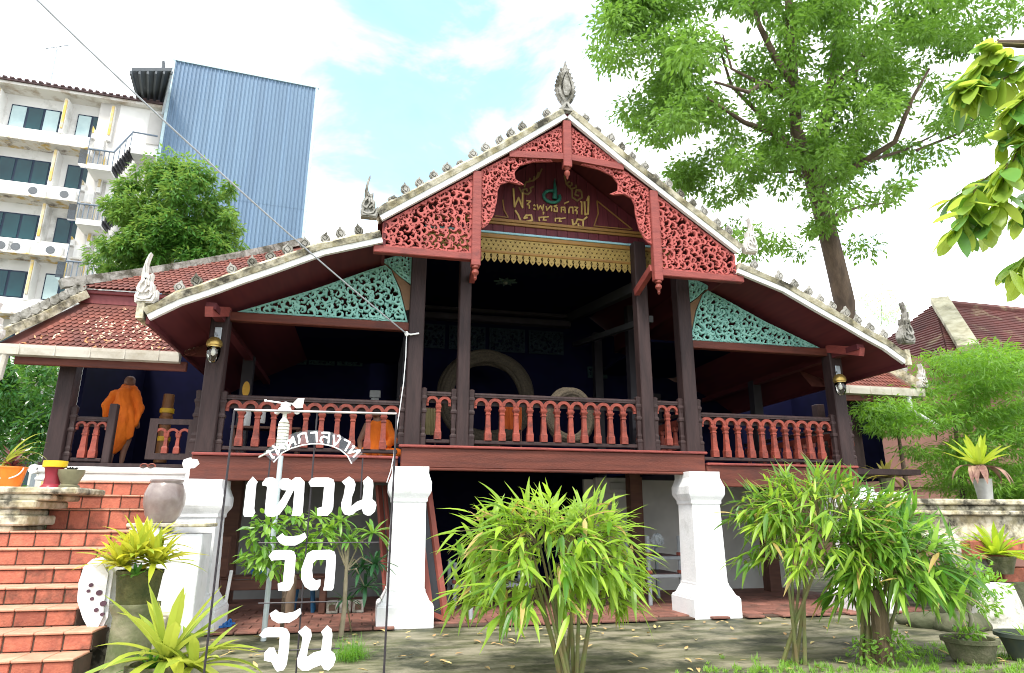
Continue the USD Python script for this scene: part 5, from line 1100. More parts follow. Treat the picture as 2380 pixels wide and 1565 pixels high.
# shrubs by the sign: round leafed shrub, thin tree, strap leafed dracaena
def leafy(name, lab, cat, base, blobs, n, L, wd, m_, seed, trunk=(), down=.4, limit=0, leafname='leaf', grp=None, tm_=None):
    """blobs: (centre, radii) filled with leaves near their skins; trunk: list of (points, radii)"""
    rg = np.random.default_rng(seed); t = thing(name, lab, cat, base, grp)
    tb = None
    for i, (pts, rad) in enumerate(trunk):
        q = MB().tube(pts, rad, 9)
        if i == 0: tb = q.put(t, 'trunk', tm_ or bark, True)
        else: q.put(t, 'limb', tm_ or bark, True)
    P, D = [], []
    vol = np.array([r_[0] * r_[1] * r_[2] for _, r_ in blobs]) ** .67; k = rg.choice(len(blobs), n, p=vol / vol.sum())
    for i in k:
        c, r_ = blobs[i]; u = rg.normal(size=3); u /= np.linalg.norm(u); u[2] = abs(u[2]) if rg.random() < .35 else u[2]
        P.append(np.asarray(c) + u * np.asarray(r_) * rg.uniform(.45, 1.06)); D.append(u * np.array([1, 1, .6]) + rg.normal(0, .55, 3) + np.array([0, 0, -down]))
    P, D = np.array(P), np.array(D)
    o = np.argsort(np.linalg.norm(P - CAM, axis=1)); P, D = P[o], D[o]
    if limit:
        for i in range(min(limit, n)):
            mb = MB(); blade(mb, P[i], D[i], (0, 0, 1), L * rg.uniform(.75, 1.2), wd, .5, 4, .2); mb.put(t, leafname, m_)
        P, D = P[limit:], D[limit:]
    if len(P):
        v, f = leaf_cloud(P, D, L, wd, rg); MB().add(v, f).put(t, 'crown', m_, kind='stuff')
    return t
gl_ = leaf_mat('glossy_leaf', (.06, .17, .025), (.25, .40, .06), .3, .3)
ys = -1.5
B = lambda u, v, y, *r_: (at(u, v, y), r_)
b0 = atz(655, 1478, 0)
leafy('leafy_shrub', 'glossy round leafed shrub behind the left of the sign', 'shrub', b0, [B(615, 1240, ys, .22, .2, .25), B(630, 1310, ys, .25, .25, .2), B(680, 1220, ys, .2, .2, .16), B(690, 1290, ys, .25, .2, .22), B(600, 1300, ys, .2, .2, .16), B(745, 1255, ys, .2, .2, .2)], 420, .15, .06, gl_, 12,
      trunk=[([b0, at(660, 1380, ys), at(650, 1290, ys)], [.03, .022, .012]), ([at(660, 1390, ys), at(690, 1300, ys)], [.018, .01])], limit=230)
b0 = atz(792, 1480, 0)
dr = thing('dracaena', 'slender tree with whorls of strap leaves right of the sign letters', 'shrub', b0)
MB().tube([b0, at(800, 1420, b0[1]), at(803, 1360, b0[1]), at(806, 1310, b0[1]), at(812, 1250, b0[1])], [.035, .03, .027, .022, .015], 9).put(dr, 'trunk', mat('grey_bark', (.30, .26, .18), .8, (.2, .17, .11), 6), True)
drl = leaf_mat('dracaena_leaf', (.07, .20, .04), (.26, .42, .11), .3, .32); drd = leaf_mat('dracaena_leaf_dark', (.015, .06, .03), (.05, .15, .06), .2, .35)
for k, (u, v, n, L, mm) in enumerate(((770, 1230, 22, .36, drl), (812, 1255, 20, .34, drl), (866, 1240, 22, .36, drl), (740, 1205, 16, .25, drl), (790, 1210, 16, .30, drl), (840, 1320, 26, .36, drd), (872, 1310, 24, .34, drd), (850, 1365, 20, .32, drd))):
    rosette(dr, at(u, v, b0[1] + (.0 if k < 5 else .25)), n, L, .045, 60 + k, mm, el=(-.3, 1.0), droop=(.5, 1.5))
    MB().tube([at(806, 1325, b0[1]), at((806 + u) / 2, (1300 + v) / 2 - 10, b0[1]), at(u, v + 4, b0[1] + (.0 if k < 5 else .25))], [.012, .01, .008], 6).put(dr, 'branch', mat('grey_bark', (.30, .26, .18), .8))
gr_ = leaf_mat('grass_blade', (.06, .19, .02), (.20, .36, .05), .3, .5)
def tufts(name, lab, cat, places, seed, kind=None, L=.16, n=26, wd=.006):
    rg = np.random.default_rng(seed); mb = MB()
    t = None
    for (x, y), s_ in places:
        for k in range(n):
            a = rg.uniform(0, 6.28); e = rg.uniform(.6, 1.4); r0 = rg.uniform(0, .09) * s_
            blade(mb, (x + r0 * math.cos(a * 3), y + r0 * math.sin(a * 3), 0), (math.cos(a) * math.cos(e), math.sin(a) * math.cos(e), math.sin(e)), (0, 0, 1), L * s_ * rg.uniform(.5, 1.2), wd, rg.uniform(.2, .9), 3, .1)
    if kind: p = mb.put(None, name, gr_); tag(stage.GetPrimAtPath(p), lab, cat, kind=kind); return
    t = thing(name, lab, cat, (*places[0][0], 0)); mb.put(t, 'blades', gr_)
c = atz(812, 1535, 0)
tufts('fern_tuft', 'fine feathery green tuft growing beside the sign foot', 'fern', [((c[0] + dx, c[1] + dy), 1.5) for dx, dy in ((0, 0), (-.1, .05), (.1, .03), (.03, -.08), (-.06, -.06), (.08, .1))], 4, L=.17, n=70, wd=.005)
c = atz(690, 1440, 0); nt = thing('young_palm', 'small drooping dark leafed seedling behind the sign letters', 'plant', c)
c = atz(808, 1470, 0)
rosette(nt, at(805, 1395, c[1]), 14, .3, .035, 77, drd, el=(-.2, .9), droop=(.8, 1.6)); MB().tube([c + np.array([.05, 0, 0]), at(805, 1395, c[1])], .01, 6).put(nt, 'stem', stemm)
# lawn along the bottom right, and moss tufts at the bamboo feet
rg = np.random.default_rng(31); pl_ = []
while len(pl_) < 1500:
    x, y = rg.uniform(-.9, 7.0), rg.uniform(-5.6, -2.6)
    edge = -3.55 - .35 * max(0, (1.6 - x)) + .22 * max(0, x - 2.3) + .25 * math.sin(x * 2.3) + .2 * rg.normal()
    if y < edge: pl_.append(((x, y), rg.uniform(.25, .55)))
lawn = MB()
tufts('lawn', 'short green grass along the right front of the yard', 'grass', pl_, 32, kind='stuff', L=.16, n=16, wd=.007)
# low weeds at the right clump
leafy('weed_bush', 'small leafy weed bush at the foot of the darker bamboo', 'bush', atz(2080, 1545, 0), [(atz(2085, 1548, 0) + np.array([0, 0, .18]), (.2, .15, .16)), (atz(2010, 1545, 0) + np.array([0, 0, .14]), (.12, .1, .14))], 240, .07, .03, gl_, 51, limit=0)
MB().lathe([(.10, 0), (.09, .25), (.085, .5), (.05, .75), (0, .75)], atz(2058, 1545, 0), 9).put(thing('old_stump', 'thick old brown bamboo stump standing in the grass', 'stump', atz(2058, 1545, 0)), 'stump_body', mat('stump_bark', (.14, .10, .06), .9, (.07, .05, .03), 8, stretch=(3, 3, .4), bump=.8, bscale=20))

# fallen leaves on the yard and on the left roof
fl = mat('fallen_leaf', (.36, .22, .10), .7, (.52, .42, .18), 3, .4, .6); fl2 = mat('pale_leaf', (.72, .58, .42), .7, (.55, .24, .10), 2.5, .5, .62)
def litter(name, lab, pts, nrm, s_, m_, seed):
    rg = np.random.default_rng(seed); mb = MB()
    for p in pts:
        a = rg.uniform(0, 6.28); d = np.array([math.cos(a), math.sin(a), 0]); d = d - nrm * (d @ nrm) + nrm * rg.uniform(.0, .35)
        blade(mb, p, d, nrm, s_ * rg.uniform(.6, 1.3), s_ * .45, rg.uniform(-.3, .6), 3, rg.uniform(.1, .6))
    p = mb.put(None, name, m_); tag(stage.GetPrimAtPath(p), lab, 'leaves', kind='stuff')
rg = np.random.default_rng(61)
litter('fallen_leaves', 'brown and yellow dead leaves scattered over the mossy yard', [np.array([rg.uniform(-5, 5.5), -.75 - 4.6 * rg.random() ** 1.3, .012]) for _ in range(230)], np.array([0, 0, 1.]), .10, fl, 62)
pts = []
while len(pts) < 240:
    s, t_ = rg.uniform(.1, 2.8), rg.uniform(.05, 1.5)
    if s > t_ * .83 + .15 and meshkit.noise(np.array([s * 2.2, t_ * 2.5, 4.])) > .36: pts.append(np.array([XL + s, YE, ZE + .045]) + dv_ * t_ * .9)
litter('roof_leaves', 'pale and orange fallen leaves lying on the left tiled roof', pts, nr_, .06, fl2, 63)

# ---------------------------------------------------------------- right side: ledge, second stairs, pots
rs = thing('right_staircase', 'mossy cement ledge with terracotta steps and white rail at the right end of the hall', 'staircase', (6.5, -1.2, 0))
yl = -.9
def X(u, v, y=yl): return at(u, v, y)
lx0, lx1 = X(2090, 1170)[0], X(2400, 1170)[0] + 1.5; zt_ = X(2250, 1160)[2]
for i, (dz0, dz1, o) in enumerate(((.0, .10, 0), (.10, .19, .07), (.19, .27, .02), (.27, .75, .12))): MB().cbox(lx0 + o, lx1, yl + o, yl + 1.6, zt_ - dz1 + .002, zt_ - dz0, .02).put(rs, 'ledge_moulding', moss)
MB().cbox(X(2130, 1140)[0], X(2215, 1140)[0], yl + 1.0, yl + 1.5, zt_, zt_ + .14).put(rs, 'white_plinth', whitepaint)
q = [(2185, 1245), (2215, 1240), (2260, 1275), (2300, 1305), (2290, 1330), (2240, 1318), (2200, 1280)]
MB().slab(Polygon([xz(u, v, -1.3) for u, v in q]).buffer(.02), -1.3, -1.0).put(rs, 'sloping_rail', mat('mossy_white', (.7, .69, .66), .8, (.45, .44, .38), 6, bump=.4, dirt=(.1, .11, .06), dscale=4, dlo=.5, dhi=.7))
for u0, v0, u1, v1 in ((2255, 1258, 2420, 1300), (2330, 1322, 2440, 1358), (2355, 1358, 2450, 1400), (2362, 1402, 2460, 1450)):
    a, b = at(u0, v0, -1.5), at(u1, v1, -1.5); n = max(1, int((b[0] - a[0]) / .3))
    for k in range(n): MB().cbox(a[0] + (b[0] - a[0]) * k / n + .006, a[0] + (b[0] - a[0]) * (k + 1) / n - .006, -1.5, -1.1, b[2] + .01, a[2]).put(rs, 'step_tile', brick)
mw = mat('mossy_white', (.7, .69, .66), .8, (.45, .44, .38), 6)
a = at(2322, 1425, -2.1); MB().lathe([(.36, -a[2] + .0), (.33, .0), (.30, .12), (.24, .36), (.22, .40), (0, .41)], a, 10).put(rs, 'newel_stone', mw, 40)
MB().cbox(at(2200, 1420, -1.5)[0], at(2420, 1420, -1.5)[0], -1.6, -1.2, 0, .55).put(rs, 'rock_base', mat('dark_mossy_rock', (.10, .10, .06), .9, (.05, .06, .03), 4, bump=1, bscale=10))
for k, (u, v, s_) in enumerate(((2235, 1470, .26), (2310, 1478, .3), (2372, 1474, .26), (2190, 1462, .2))):
    p = atz(u, v, 0); ic = trimesh.creation.icosphere(3, s_); ic = fold(ic, .08, 5, k); MB().add(ic.vertices * (1.3, .8, .6) + p + np.array([0, .5, .05]), ic.faces).put(rs, 'rock', mat('dark_mossy_rock', (.10, .10, .06), .9), True)
# staghorn / bird nest fern in a metal pail on the ledge
c = np.array([X(2290, 1155, -.45)[0], -.45, zt_])
t = thing('nest_fern', 'bird nest fern with upright yellow green blades in a tin pail on the right ledge', 'fern', c)
pot(t, c, [(.115, 0), (.15, .36), (.155, .37), (.13, .36), (0, .33)], mat('tin_pail', (.42, .43, .42), .45, (.33, .33, .32), 6, metal=.3), 'pail')
mb = MB(); rg = np.random.default_rng(4)
for k in range(10): a = rg.uniform(0, 6.28); blade(mb, c + np.array([.1 * math.cos(a), .1 * math.sin(a), .58]), (math.cos(a) * .4, math.sin(a) * .4 - .2, .3), (0, 0, 1), .55, .13, 2.6, 6, .3)
mb.put(t, 'dead_fronds', mat('dead_frond', (.33, .22, .16), .85, (.15, .07, .06), 5)); MB().lathe([(.10, .33), (.13, .5), (.10, .62), (0, .64)], c, 9).put(t, 'root_ball', mat('root_brown', (.12, .07, .05), .95, (.06, .035, .03), 14, bump=1), True)
rosette(t, c + np.array([0, 0, .6]), 19, .74, .11, 81, leaf_mat('nest_fern_leaf', (.22, .34, .02), (.48, .55, .04), .4, .3, tr=(.6, .7, .08)), el=(.35, 1.3), droop=(.1, .5))
c = at(2318, 1290, -1.55); t = thing('nest_fern', 'wide yellow green fern in a dark pot below the right ledge', 'fern', c)
pot(t, c + np.array([.05, 0, -.28]), [(.13, 0), (.2, .22), (.21, .26), (.17, .26), (0, .2)], potm)
rosette(t, c + np.array([-.02, 0, -.0]), 36, .72, .085, 83, leaf_mat('fern_leaf_yellow', (.17, .30, .03), (.40, .48, .05), .4, .3), el=(.05, 1.2), droop=(.3, 1.4))
c = at(2060, 1110, .5); t = thing('nest_fern', 'small drying fern behind the tall bamboo by the right post', 'fern', c)
rosette(t, c, 16, .55, .06, 85, leaf_mat('fern_leaf_dry', (.25, .24, .06), (.42, .34, .12), .3), el=(.2, 1.3), droop=(.3, 1.2)); MB().lathe([(.1, -.3), (.14, -.02), (0, 0)], c, 8).put(t, 'pot', potm)
# bonsai pot and a second pot at the right edge
c = atz(2262, 1540, 0); t = thing('bonsai', 'small twisted tree in a wide weathered pot on the lawn', 'bonsai', c)
hz = at(2255, 1482, c[1])[2]
pot(t, c, [(.17, 0), (.20, .03), (.235, hz * .6), (.25, hz - .05), (.28, hz - .04), (.28, hz), (.24, hz), (.23, hz - .05), (0, hz - .05)], potm, n=22)
tp = [c + np.array([0, 0, hz - .05]), at(2258, 1440, c[1]), at(2250, 1412, c[1]), at(2238, 1385, c[1])]
MB().tube(tp, [.03, .024, .02, .012], 8).put(t, 'trunk', mat('pale_bark', (.36, .33, .25), .8, (.26, .23, .17), 8), True)
for uv in ((2215, 1400), (2285, 1385), (2262, 1345)): MB().tube([at(2252, 1418, c[1]), at((2252 + uv[0]) / 2, (1400 + uv[1]) / 2, c[1]), at(*uv, c[1])], [.016, .012, .006], 6).put(t, 'branch', mat('pale_bark', (.36, .33, .25), .8), True)
rg = np.random.default_rng(9); P, D = [], []
for uv, n, r_ in (((2265, 1330), 90, .2), ((2225, 1345), 60, .17), ((2300, 1360), 90, .2), ((2285, 1405), 70, .17), ((2235, 1480), 50, .12), ((2262, 1470), 50, .1)):
    for k in range(n): u_ = rg.normal(size=3); u_ /= np.linalg.norm(u_); P.append(at(*uv, c[1]) + u_ * r_ * rg.uniform(.3, 1) * np.array([1.2, 1, .7])); D.append(u_ + rg.normal(0, .5, 3))
v, f = leaf_cloud(np.array(P), np.array(D), .075, .04, rg); MB().add(v, f).put(t, 'crown', leaf_mat('bonsai_leaf', (.09, .24, .03), (.28, .46, .07), .3, .35), kind='stuff')
c = atz(2392, 1535, 0); t = thing('flower_pot', 'dark rimmed pot at the right edge of the lawn', 'pot', c)
hz = at(2392, 1470, c[1])[2]; pot(t, c, [(.17, 0), (.22, hz * .6), (.25, hz - .05), (.29, hz - .04), (.29, hz), (.25, hz), (.24, hz - .06), (0, hz - .06)], mat('dark_pot', (.04, .055, .05), .7, (.07, .08, .05), 8), n=22)
rosette(t, c + np.array([0, 0, hz - .05]), 12, .2, .02, 91, gl_, el=(.5, 1.4))

# ---------------------------------------------------------------- trees
treeleaf = leaf_mat('tree_leaf', (.020, .078, .013), (.16, .30, .036), .36, .45, .5, tr=(.23, .44, .05))
treeleaf2 = leaf_mat('mango_leaf', (.05, .17, .02), (.40, .55, .09), .35, .42, .6, tr=(.34, .5, .09))
def limb_px(pts, D, r0, r1, n=3):
    P = [atd(u, v, D + dd) for (u, v, dd) in pts]
    out = []
    for a, b in zip(P[:-1], P[1:]):
        for k in range(n): out.append(a + (b - a) * k / n)
    out.append(P[-1]); return out, np.linspace(r0, r1, len(out))
DT = 20.0
base = atd(1985, 1240, DT); base[2] = 0
bt_ = thing('big_tree', 'tall spreading shade tree rising behind the right side of the hall', 'tree', base)
trunk_px = [(1962, 700, 0), (1948, 640, 0), (1925, 545, 0), (1905, 470, 0), (1888, 410, 0)]
tp, tr3 = limb_px(trunk_px, DT, .30, .25); MB().tube([base] + tp, np.concatenate([[.36], tr3]), 12).put(bt_, 'trunk', bark, True)
LIMBS = [([(1888, 410, 0), (1905, 330, .5), (1925, 250, 1), (1940, 150, 1.5), (1950, 20, 2), (1955, -150, 2)], .26, .10), ([(1888, 410, 0), (1870, 370, -.3), (1850, 300, -.6), (1845, 200, -1), (1835, 60, -1.2), (1830, -160, -1)], .24, .09), ([(1870, 375, -.3), (1800, 310, -1), (1730, 285, -1.5), (1640, 225, -2)], .14, .03), ([(1800, 310, -1), (1760, 260, -.6), (1700, 200, 0), (1675, 120, 0)], .09, .03), ([(1852, 240, -.8), (1780, 190, -1.6), (1740, 215, -2), (1660, 190, -2.5)], .10, .03), ([(1848, 210, -1), (1800, 130, -1.6), (1765, 60, -2), (1735, -30, -2)], .12, .05), ([(1780, 200, -1.6), (1700, 160, -1), (1680, 80, -1)], .06, .02),
         ([(1935, 200, 1), (1985, 160, .5), (2040, 80, 0), (2100, -20, 0)], .10, .04), ([(1925, 250, 1), (1985, 200, 1.6), (2000, 100, 2), (1995, 0, 2)], .10, .04), ([(1900, 440, 0), (2000, 380, -.8), (2080, 330, -1.5), (2120, 230, -2), (2160, 160, -2)], .12, .03), ([(2000, 380, -.8), (2100, 350, 0), (2200, 300, 1)], .06, .02), ([(1895, 430, 0), (1850, 400, .5), (1780, 400, 1), (1720, 380, 1)], .07, .02), ([(1915, 510, 0), (2000, 480, .5), (2080, 470, 1)], .06, .02), ([(2130, 350, -1), (2230, 310, -1), (2300, 240, -1)], .05, .02)]
for pts, r0, r1 in LIMBS:
    P, R_ = limb_px(pts, DT, r0, r1); MB().tube(P, R_, 8).put(bt_, 'limb', bark, True)
crown = Polygon([(1400, 40), (1420, -60), (1600, -140), (1900, -220), (2200, -180), (2390, -40), (2370, 60), (2330, 130), (2290, 180), (2320, 240), (2290, 330), (2240, 380), (2160, 400), (2110, 470), (2130, 520), (2060, 545), (2030, 610), (1960, 570), (1900, 560), (1880, 610), (1800, 640), (1700, 560), (1690, 480), (1620, 470), (1580, 420), (1520, 370), (1480, 300), (1420, 210), (1395, 120)])
holes = unary_union([Polygon(h) for h in ([(1650, 150), (1700, 130), (1720, 170), (1700, 210), (1740, 260), (1690, 270), (1640, 215)], [(1590, 300), (1640, 270), (1660, 330), (1620, 380), (1570, 360)], [(1790, 470), (1850, 430), (1880, 500), (1880, 590), (1830, 560)], [(2090, 290), (2160, 270), (2200, 310), (2140, 340)], [(1960, 470), (2010, 440), (2060, 490), (2020, 560), (1960, 540)], [(1620, 20), (1680, 30), (1700, 80), (1640, 90)], [(1770, 100), (1800, 90), (1810, 140)], [(2090, 420), (2130, 380), (2180, 400), (2110, 450)])])
rg = np.random.default_rng(71); P, D = [], []
cl = []
mid_ = []
while len(cl) < 820:
    if len(cl) % 5 == 0 or not mid_: mid_ = [rg.uniform(1380, 2400), rg.uniform(-230, 640)]
    u, v = mid_[0] + rg.normal() * 24, mid_[1] + rg.normal() * 17; q = Point(u, v)
    if not crown.contains(Point(*mid_)) or holes.contains(Point(*mid_)): mid_ = []; continue
    if not crown.contains(q) or holes.contains(q): mid_ = []; continue
    if rg.random() < (.3 if v > 380 else .05 if u > 1620 else 0.0): mid_ = []; continue
    cl.append((u, v))
for u, v in cl:
    dd = rg.normal() * 1.9 * (.6 if u < 1560 else 1.0); c = atd(u, v, DT + dd); r_ = rg.uniform(.24, .58) * (1.1 if u < 1620 else .85)
    n = int(120 * r_ / .45 * (1.2 if u < 1620 else .95))
    uu = rg.normal(size=(n, 3)); uu /= np.linalg.norm(uu, axis=1, keepdims=True); q = c + uu * r_ * rg.uniform(.35, 1.08, (n, 1)) * np.array([1.2, 1.2, .8])
    P.append(q); D.append(uu * np.array([1, 1, .4]) + rg.normal(0, .5, (n, 3)) + np.array([0, 0, -.55]))
v, f = leaf_cloud(np.vstack(P), np.vstack(D), .19, .075, rg); MB().add(v, f).put(bt_, 'crown', treeleaf)
# round tree before the blue building
DM = 24.0
outl = Polygon([(385, 375), (420, 380), (440, 405), (475, 392), (505, 420), (528, 470), (540, 520), (542, 600), (535, 650), (150, 660), (180, 640), (230, 600), (225, 560), (255, 520), (270, 470), (300, 430), (330, 410), (355, 385)])
base = atd(390, 1180, DM); base[2] = 0
mt = thing('round_tree', 'dense round crowned green tree in front of the blue clad building', 'tree', base)
MB().tube([base, atd(390, 700, DM), atd(395, 520, DM)], [.3, .22, .08], 9).put(mt, 'trunk', bark, True)
P, D = [], []; k = 0
LUMP = []
while len(LUMP) < 52:
    u, v = rg.uniform(140, 550), rg.uniform(370, 720); q = Point(u, v)
    if not outl.buffer(-20).contains(q): continue
    e = min(1.0, outl.exterior.distance(q) / 95.0); dd = -2.4 * math.sqrt(max(0, 1 - (1 - e) ** 2)) * rg.uniform(.6, 1.15)
    LUMP.append((atd(u, v, DM + dd), rg.uniform(.45, .85)))
while k < 560:
    c0_, R0 = LUMP[k % len(LUMP)]; uu = rg.normal(size=3); uu /= np.linalg.norm(uu); uu[2] = uu[2] * .8 + .3; uu[1] -= .35
    c = c0_ + uu * R0 * .85; r_ = rg.uniform(.16, .30); n = 60; k += 1
    uu = rg.normal(size=(n, 3)); uu /= np.linalg.norm(uu, axis=1, keepdims=True)
    P.append(c + uu * r_ * rg.uniform(.4, 1.05, (n, 1))); D.append(uu * np.array([1, 1, .4]) + rg.normal(0, .4, (n, 3)) + np.array([0, 0, -.5]))
v, f = leaf_cloud(np.vstack(P), np.vstack(D), .22, .075, rg); MB().add(v, f).put(mt, 'crown', treeleaf2)
# leafy tree at the left edge beside the pavilion
def px_bush(name, lab, cat, outline, D0, n, L, wd, m_, seed, depth=1.2, r_rng=(.15, .35), per=60, down=.4, base_px=None, flat=1.0):
    rg = np.random.default_rng(seed); O = Polygon(outline); x0, y0, x1, y1 = O.bounds
    bp2 = base_px or ((x0 + x1) / 2, y1); b = atd(*bp2, D0); b[2] = 0; t = thing(name, lab, cat, b)
    top = atd((x0 + x1) / 2, (y0 * .7 + y1 * .3), D0); MB().tube([b, (b + top) / 2 + np.array([.1, 0, 0]), top], [.09, .06, .02], 7).put(t, 'trunk', bark, True)
    P, D = [], []; k = 0
    while k < n:
        u, v = rg.uniform(x0, x1), rg.uniform(y0, y1)
        if not O.contains(Point(u, v)): continue
        k += 1; c = atd(u, v, D0 + rg.uniform(-depth, depth)); r_ = rg.uniform(*r_rng)
        uu = rg.normal(size=(per, 3)); uu /= np.linalg.norm(uu, axis=1, keepdims=True)
        P.append(c + uu * r_ * rg.uniform(.3, 1.05, (per, 1)) * np.array([1 / flat ** .4, 1 / flat ** .4, flat]) + np.array([0, 0, 1]) * 0); D.append(uu * np.array([1, 1, .5]) + rg.normal(0, .45, (per, 3)) + np.array([0, 0, -down]))
    v, f = leaf_cloud(np.vstack(P), np.vstack(D), L, wd, rg); MB().add(v, f).put(t, 'crown', m_, kind='stuff'); return t
px_bush('leafy_tree', 'broad leafed tree at the left edge beside the pavilion post', 'tree', [(-60, 850), (60, 835), (150, 850), (150, 1000), (120, 1060), (60, 1075), (-60, 1080)], 15.5, 130, .17, .07, leaf_mat('broad_leaf', (.02, .09, .02), (.16, .32, .09), .25, .25), 14, base_px=(60, 1170))
px_bush('feathery_bamboo', 'large mass of feathery green bamboo between the hall and the right house', 'bamboo', [(2120, 830), (2200, 810), (2290, 800), (2420, 800), (2420, 1160), (2190, 1150), (2160, 1080), (2230, 1010), (2180, 1000), (2100, 980), (2060, 1000), (2010, 990), (2000, 920), (2050, 900), (2130, 930), (2140, 880)], 14.0, 230, .17, .03, leaf_mat('feather_leaf', (.012, .06, .012), (.22, .40, .06), .35, .42, .9), 15, depth=1.1, r_rng=(.2, .42), per=110, down=.35, flat=.38)
px_bush('feathery_bamboo', 'loose feathery bamboo spray across the pinkish wall by the right post', 'bamboo', [(2000, 920), (2060, 930), (2120, 960), (2160, 1040), (2130, 1060), (2060, 1010), (2010, 1000)], 13.2, 36, .15, .028, leaf_mat('feather_leaf', (.03, .11, .02), (.20, .36, .06), .35, .42), 16, depth=.4, per=60, flat=.4)
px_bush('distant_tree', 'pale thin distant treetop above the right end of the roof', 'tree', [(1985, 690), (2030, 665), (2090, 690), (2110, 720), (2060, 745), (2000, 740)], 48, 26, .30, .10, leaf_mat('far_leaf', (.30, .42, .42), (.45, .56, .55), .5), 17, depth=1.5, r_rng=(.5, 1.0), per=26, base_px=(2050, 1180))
px_bush('roof_weed', 'small weed tuft at the top of the left hip roof', 'plant', [(165, 660), (200, 655), (185, 680)], 13.4, 4, .12, .035, treeleaf2, 18, depth=.1, r_rng=(.08, .14), per=20, base_px=(180, 700)) if False else None
# foreground branch at the top right, leaf by leaf
fb = atd(2420, 100, 4.2); t = thing('leafy_branch', 'near branch of large light green leaves hanging in at the top right', 'branch', fb)
bl_ = leaf_mat('branch_leaf', (.12, .25, .03), (.36, .48, .08), .5, .3, 2.0, tr=(.58, .70, .10)); bl2_ = leaf_mat('branch_leaf_deep', (.06, .18, .04), (.18, .36, .08), .4, .22, 2.0, tr=(.25, .45, .08))
TW = [[(2420, 105), (2360, 102), (2318, 100)], [(2318, 100), (2290, 140), (2250, 190), (2225, 205)], [(2400, 150), (2340, 180), (2290, 200), (2262, 205)], [(2420, 250), (2370, 300), (2330, 330)], [(2420, 340), (2340, 380), (2270, 430), (2200, 470)], [(2270, 430), (2250, 490), (2220, 540)], [(2340, 380), (2330, 440), (2290, 520)], [(2420, 560), (2380, 600), (2350, 640)], [(2420, 200), (2380, 230), (2350, 260)], [(2430, 420), (2395, 450), (2380, 500)], [(2430, 130), (2350, 140), (2300, 110)], [(2430, 300), (2370, 340), (2345, 400)], [(2300, 150), (2270, 170), (2240, 240)]]
MB().tube([atd(2430, 103, 4.2), atd(2370, 102, 4.2), atd(2315, 100, 4.25)], [.028, .026, .02], 8).put(t, 'bough', bark, True)
fq = atd(2430, 103, 4.2); fe = fq + _r * 2.6 + np.array([0, 0, -.5])
MB().tube([fq, (fq + fe) / 2 + np.array([0, 0, .1]), fe], [.028, .04, .06], 8).put(t, 'bough', bark, True)
MB().tube([(fe[0], fe[1], -.1), (fe[0] + .1, fe[1], 1.5), fe, fe + np.array([.1, .1, 1.2])], [.13, .11, .09, .05], 10).put(t, 'trunk', bark, True)
rg = np.random.default_rng(41)
for k, pts in enumerate(TW):
    D_ = 4.1 + .25 * rg.normal() * .5; P = [atd(u, v, D_) for u, v in pts]
    MB().tube(P, np.linspace(.008, .004, len(P)), 5).put(t, 'twig', stemm)
    if k == 0: continue
    n = 13 + 4 * len(pts)
    for i in range(n):
        s = (i + .6) / n * (len(P) - 1); a = min(int(s), len(P) - 2); p = P[a] + (P[a + 1] - P[a]) * (s - a); ax = P[a + 1] - P[a]; ax /= np.linalg.norm(ax)
        d = ax * .5 + rg.normal(0, .6, 3) * np.array([1, .8, .6]) + np.array([0, 0, -.35])
        mb = MB(); blade(mb, p, d, (0, 0, 1), .185 * rg.uniform(.75, 1.2), .095 * rg.uniform(.85, 1.15), rg.uniform(.1, .9), 6, .18, lambda q: math.sin(math.pi * min(1, q * .9 + .07)) ** .75); mb.put(t, 'leaf', bl2_ if rg.random() < .28 else bl_, True)
for u, v in ((2245, 512), (2215, 560), (2290, 545), (2350, 650), (2375, 665), (2395, 60), (2385, 640), (2265, 470)):
    p = atd(u, v - 20, 4.1); mb = MB(); blade(mb, p, (rg.normal() * .3 - .2, rg.normal() * .3, -.9), (0, -1, .2), .19, .09, .3, 6, .18, lambda q: math.sin(math.pi * min(1, q * .9 + .07)) ** .75); mb.put(t, 'leaf', bl_)

# ================================================================ neighbouring house on the right
nh = atd(2210, 1000, 16.5); t = thing('neighbour_house', 'pinkish walled house with an old red tile hip roof at the right', 'house', (nh[0], nh[1], 0))
yw_ = 5.6
x0 = at(2045, 1000, yw_)[0]; pinkw = mat('pinkish_wall', (.26, .13, .10), .8, (.20, .10, .08), 1.5)
zt_ = at(2100, 830, yw_)[2]
MB().box(x0, x0 + 12, yw_, yw_ + 6, 0, zt_).put(t, 'wall', pinkw); MB().cbox(x0 - .05, x0 + 12, yw_ - .08, yw_, at(2100, 1112, yw_)[2] - .25, at(2100, 1112, yw_)[2]).put(t, 'wall_moulding', pinkw)
A_, B_, C_ = at(2178, 706, yw_ + 2.6), at(2075, 765, yw_ + .2), at(2390, 722, yw_ + 2.8)
e0 = at(2030, 830, yw_ - .6); 
rz = A_[2]; ez = e0[2] - .1; ry = yw_ + 2.7
ridge0, ridge1 = np.array([A_[0], ry, rz]), np.array([A_[0] + 12, ry, rz - .15]); eave0, eave1 = np.array([A_[0] - 3.4, yw_ - .7, ez]), np.array([A_[0] + 12, yw_ - .7, ez])
MB().add([eave0, eave1, ridge1, ridge0], [[0, 1, 2, 3]]).put(t, 'roof_underlay', tile2)
eave2 = np.array([eave0[0], ry * 2 - yw_ + .7, ez])
MB().add([eave0, ridge0, eave2], [[0, 1, 2]]).put(t, 'roof_end', tile2)
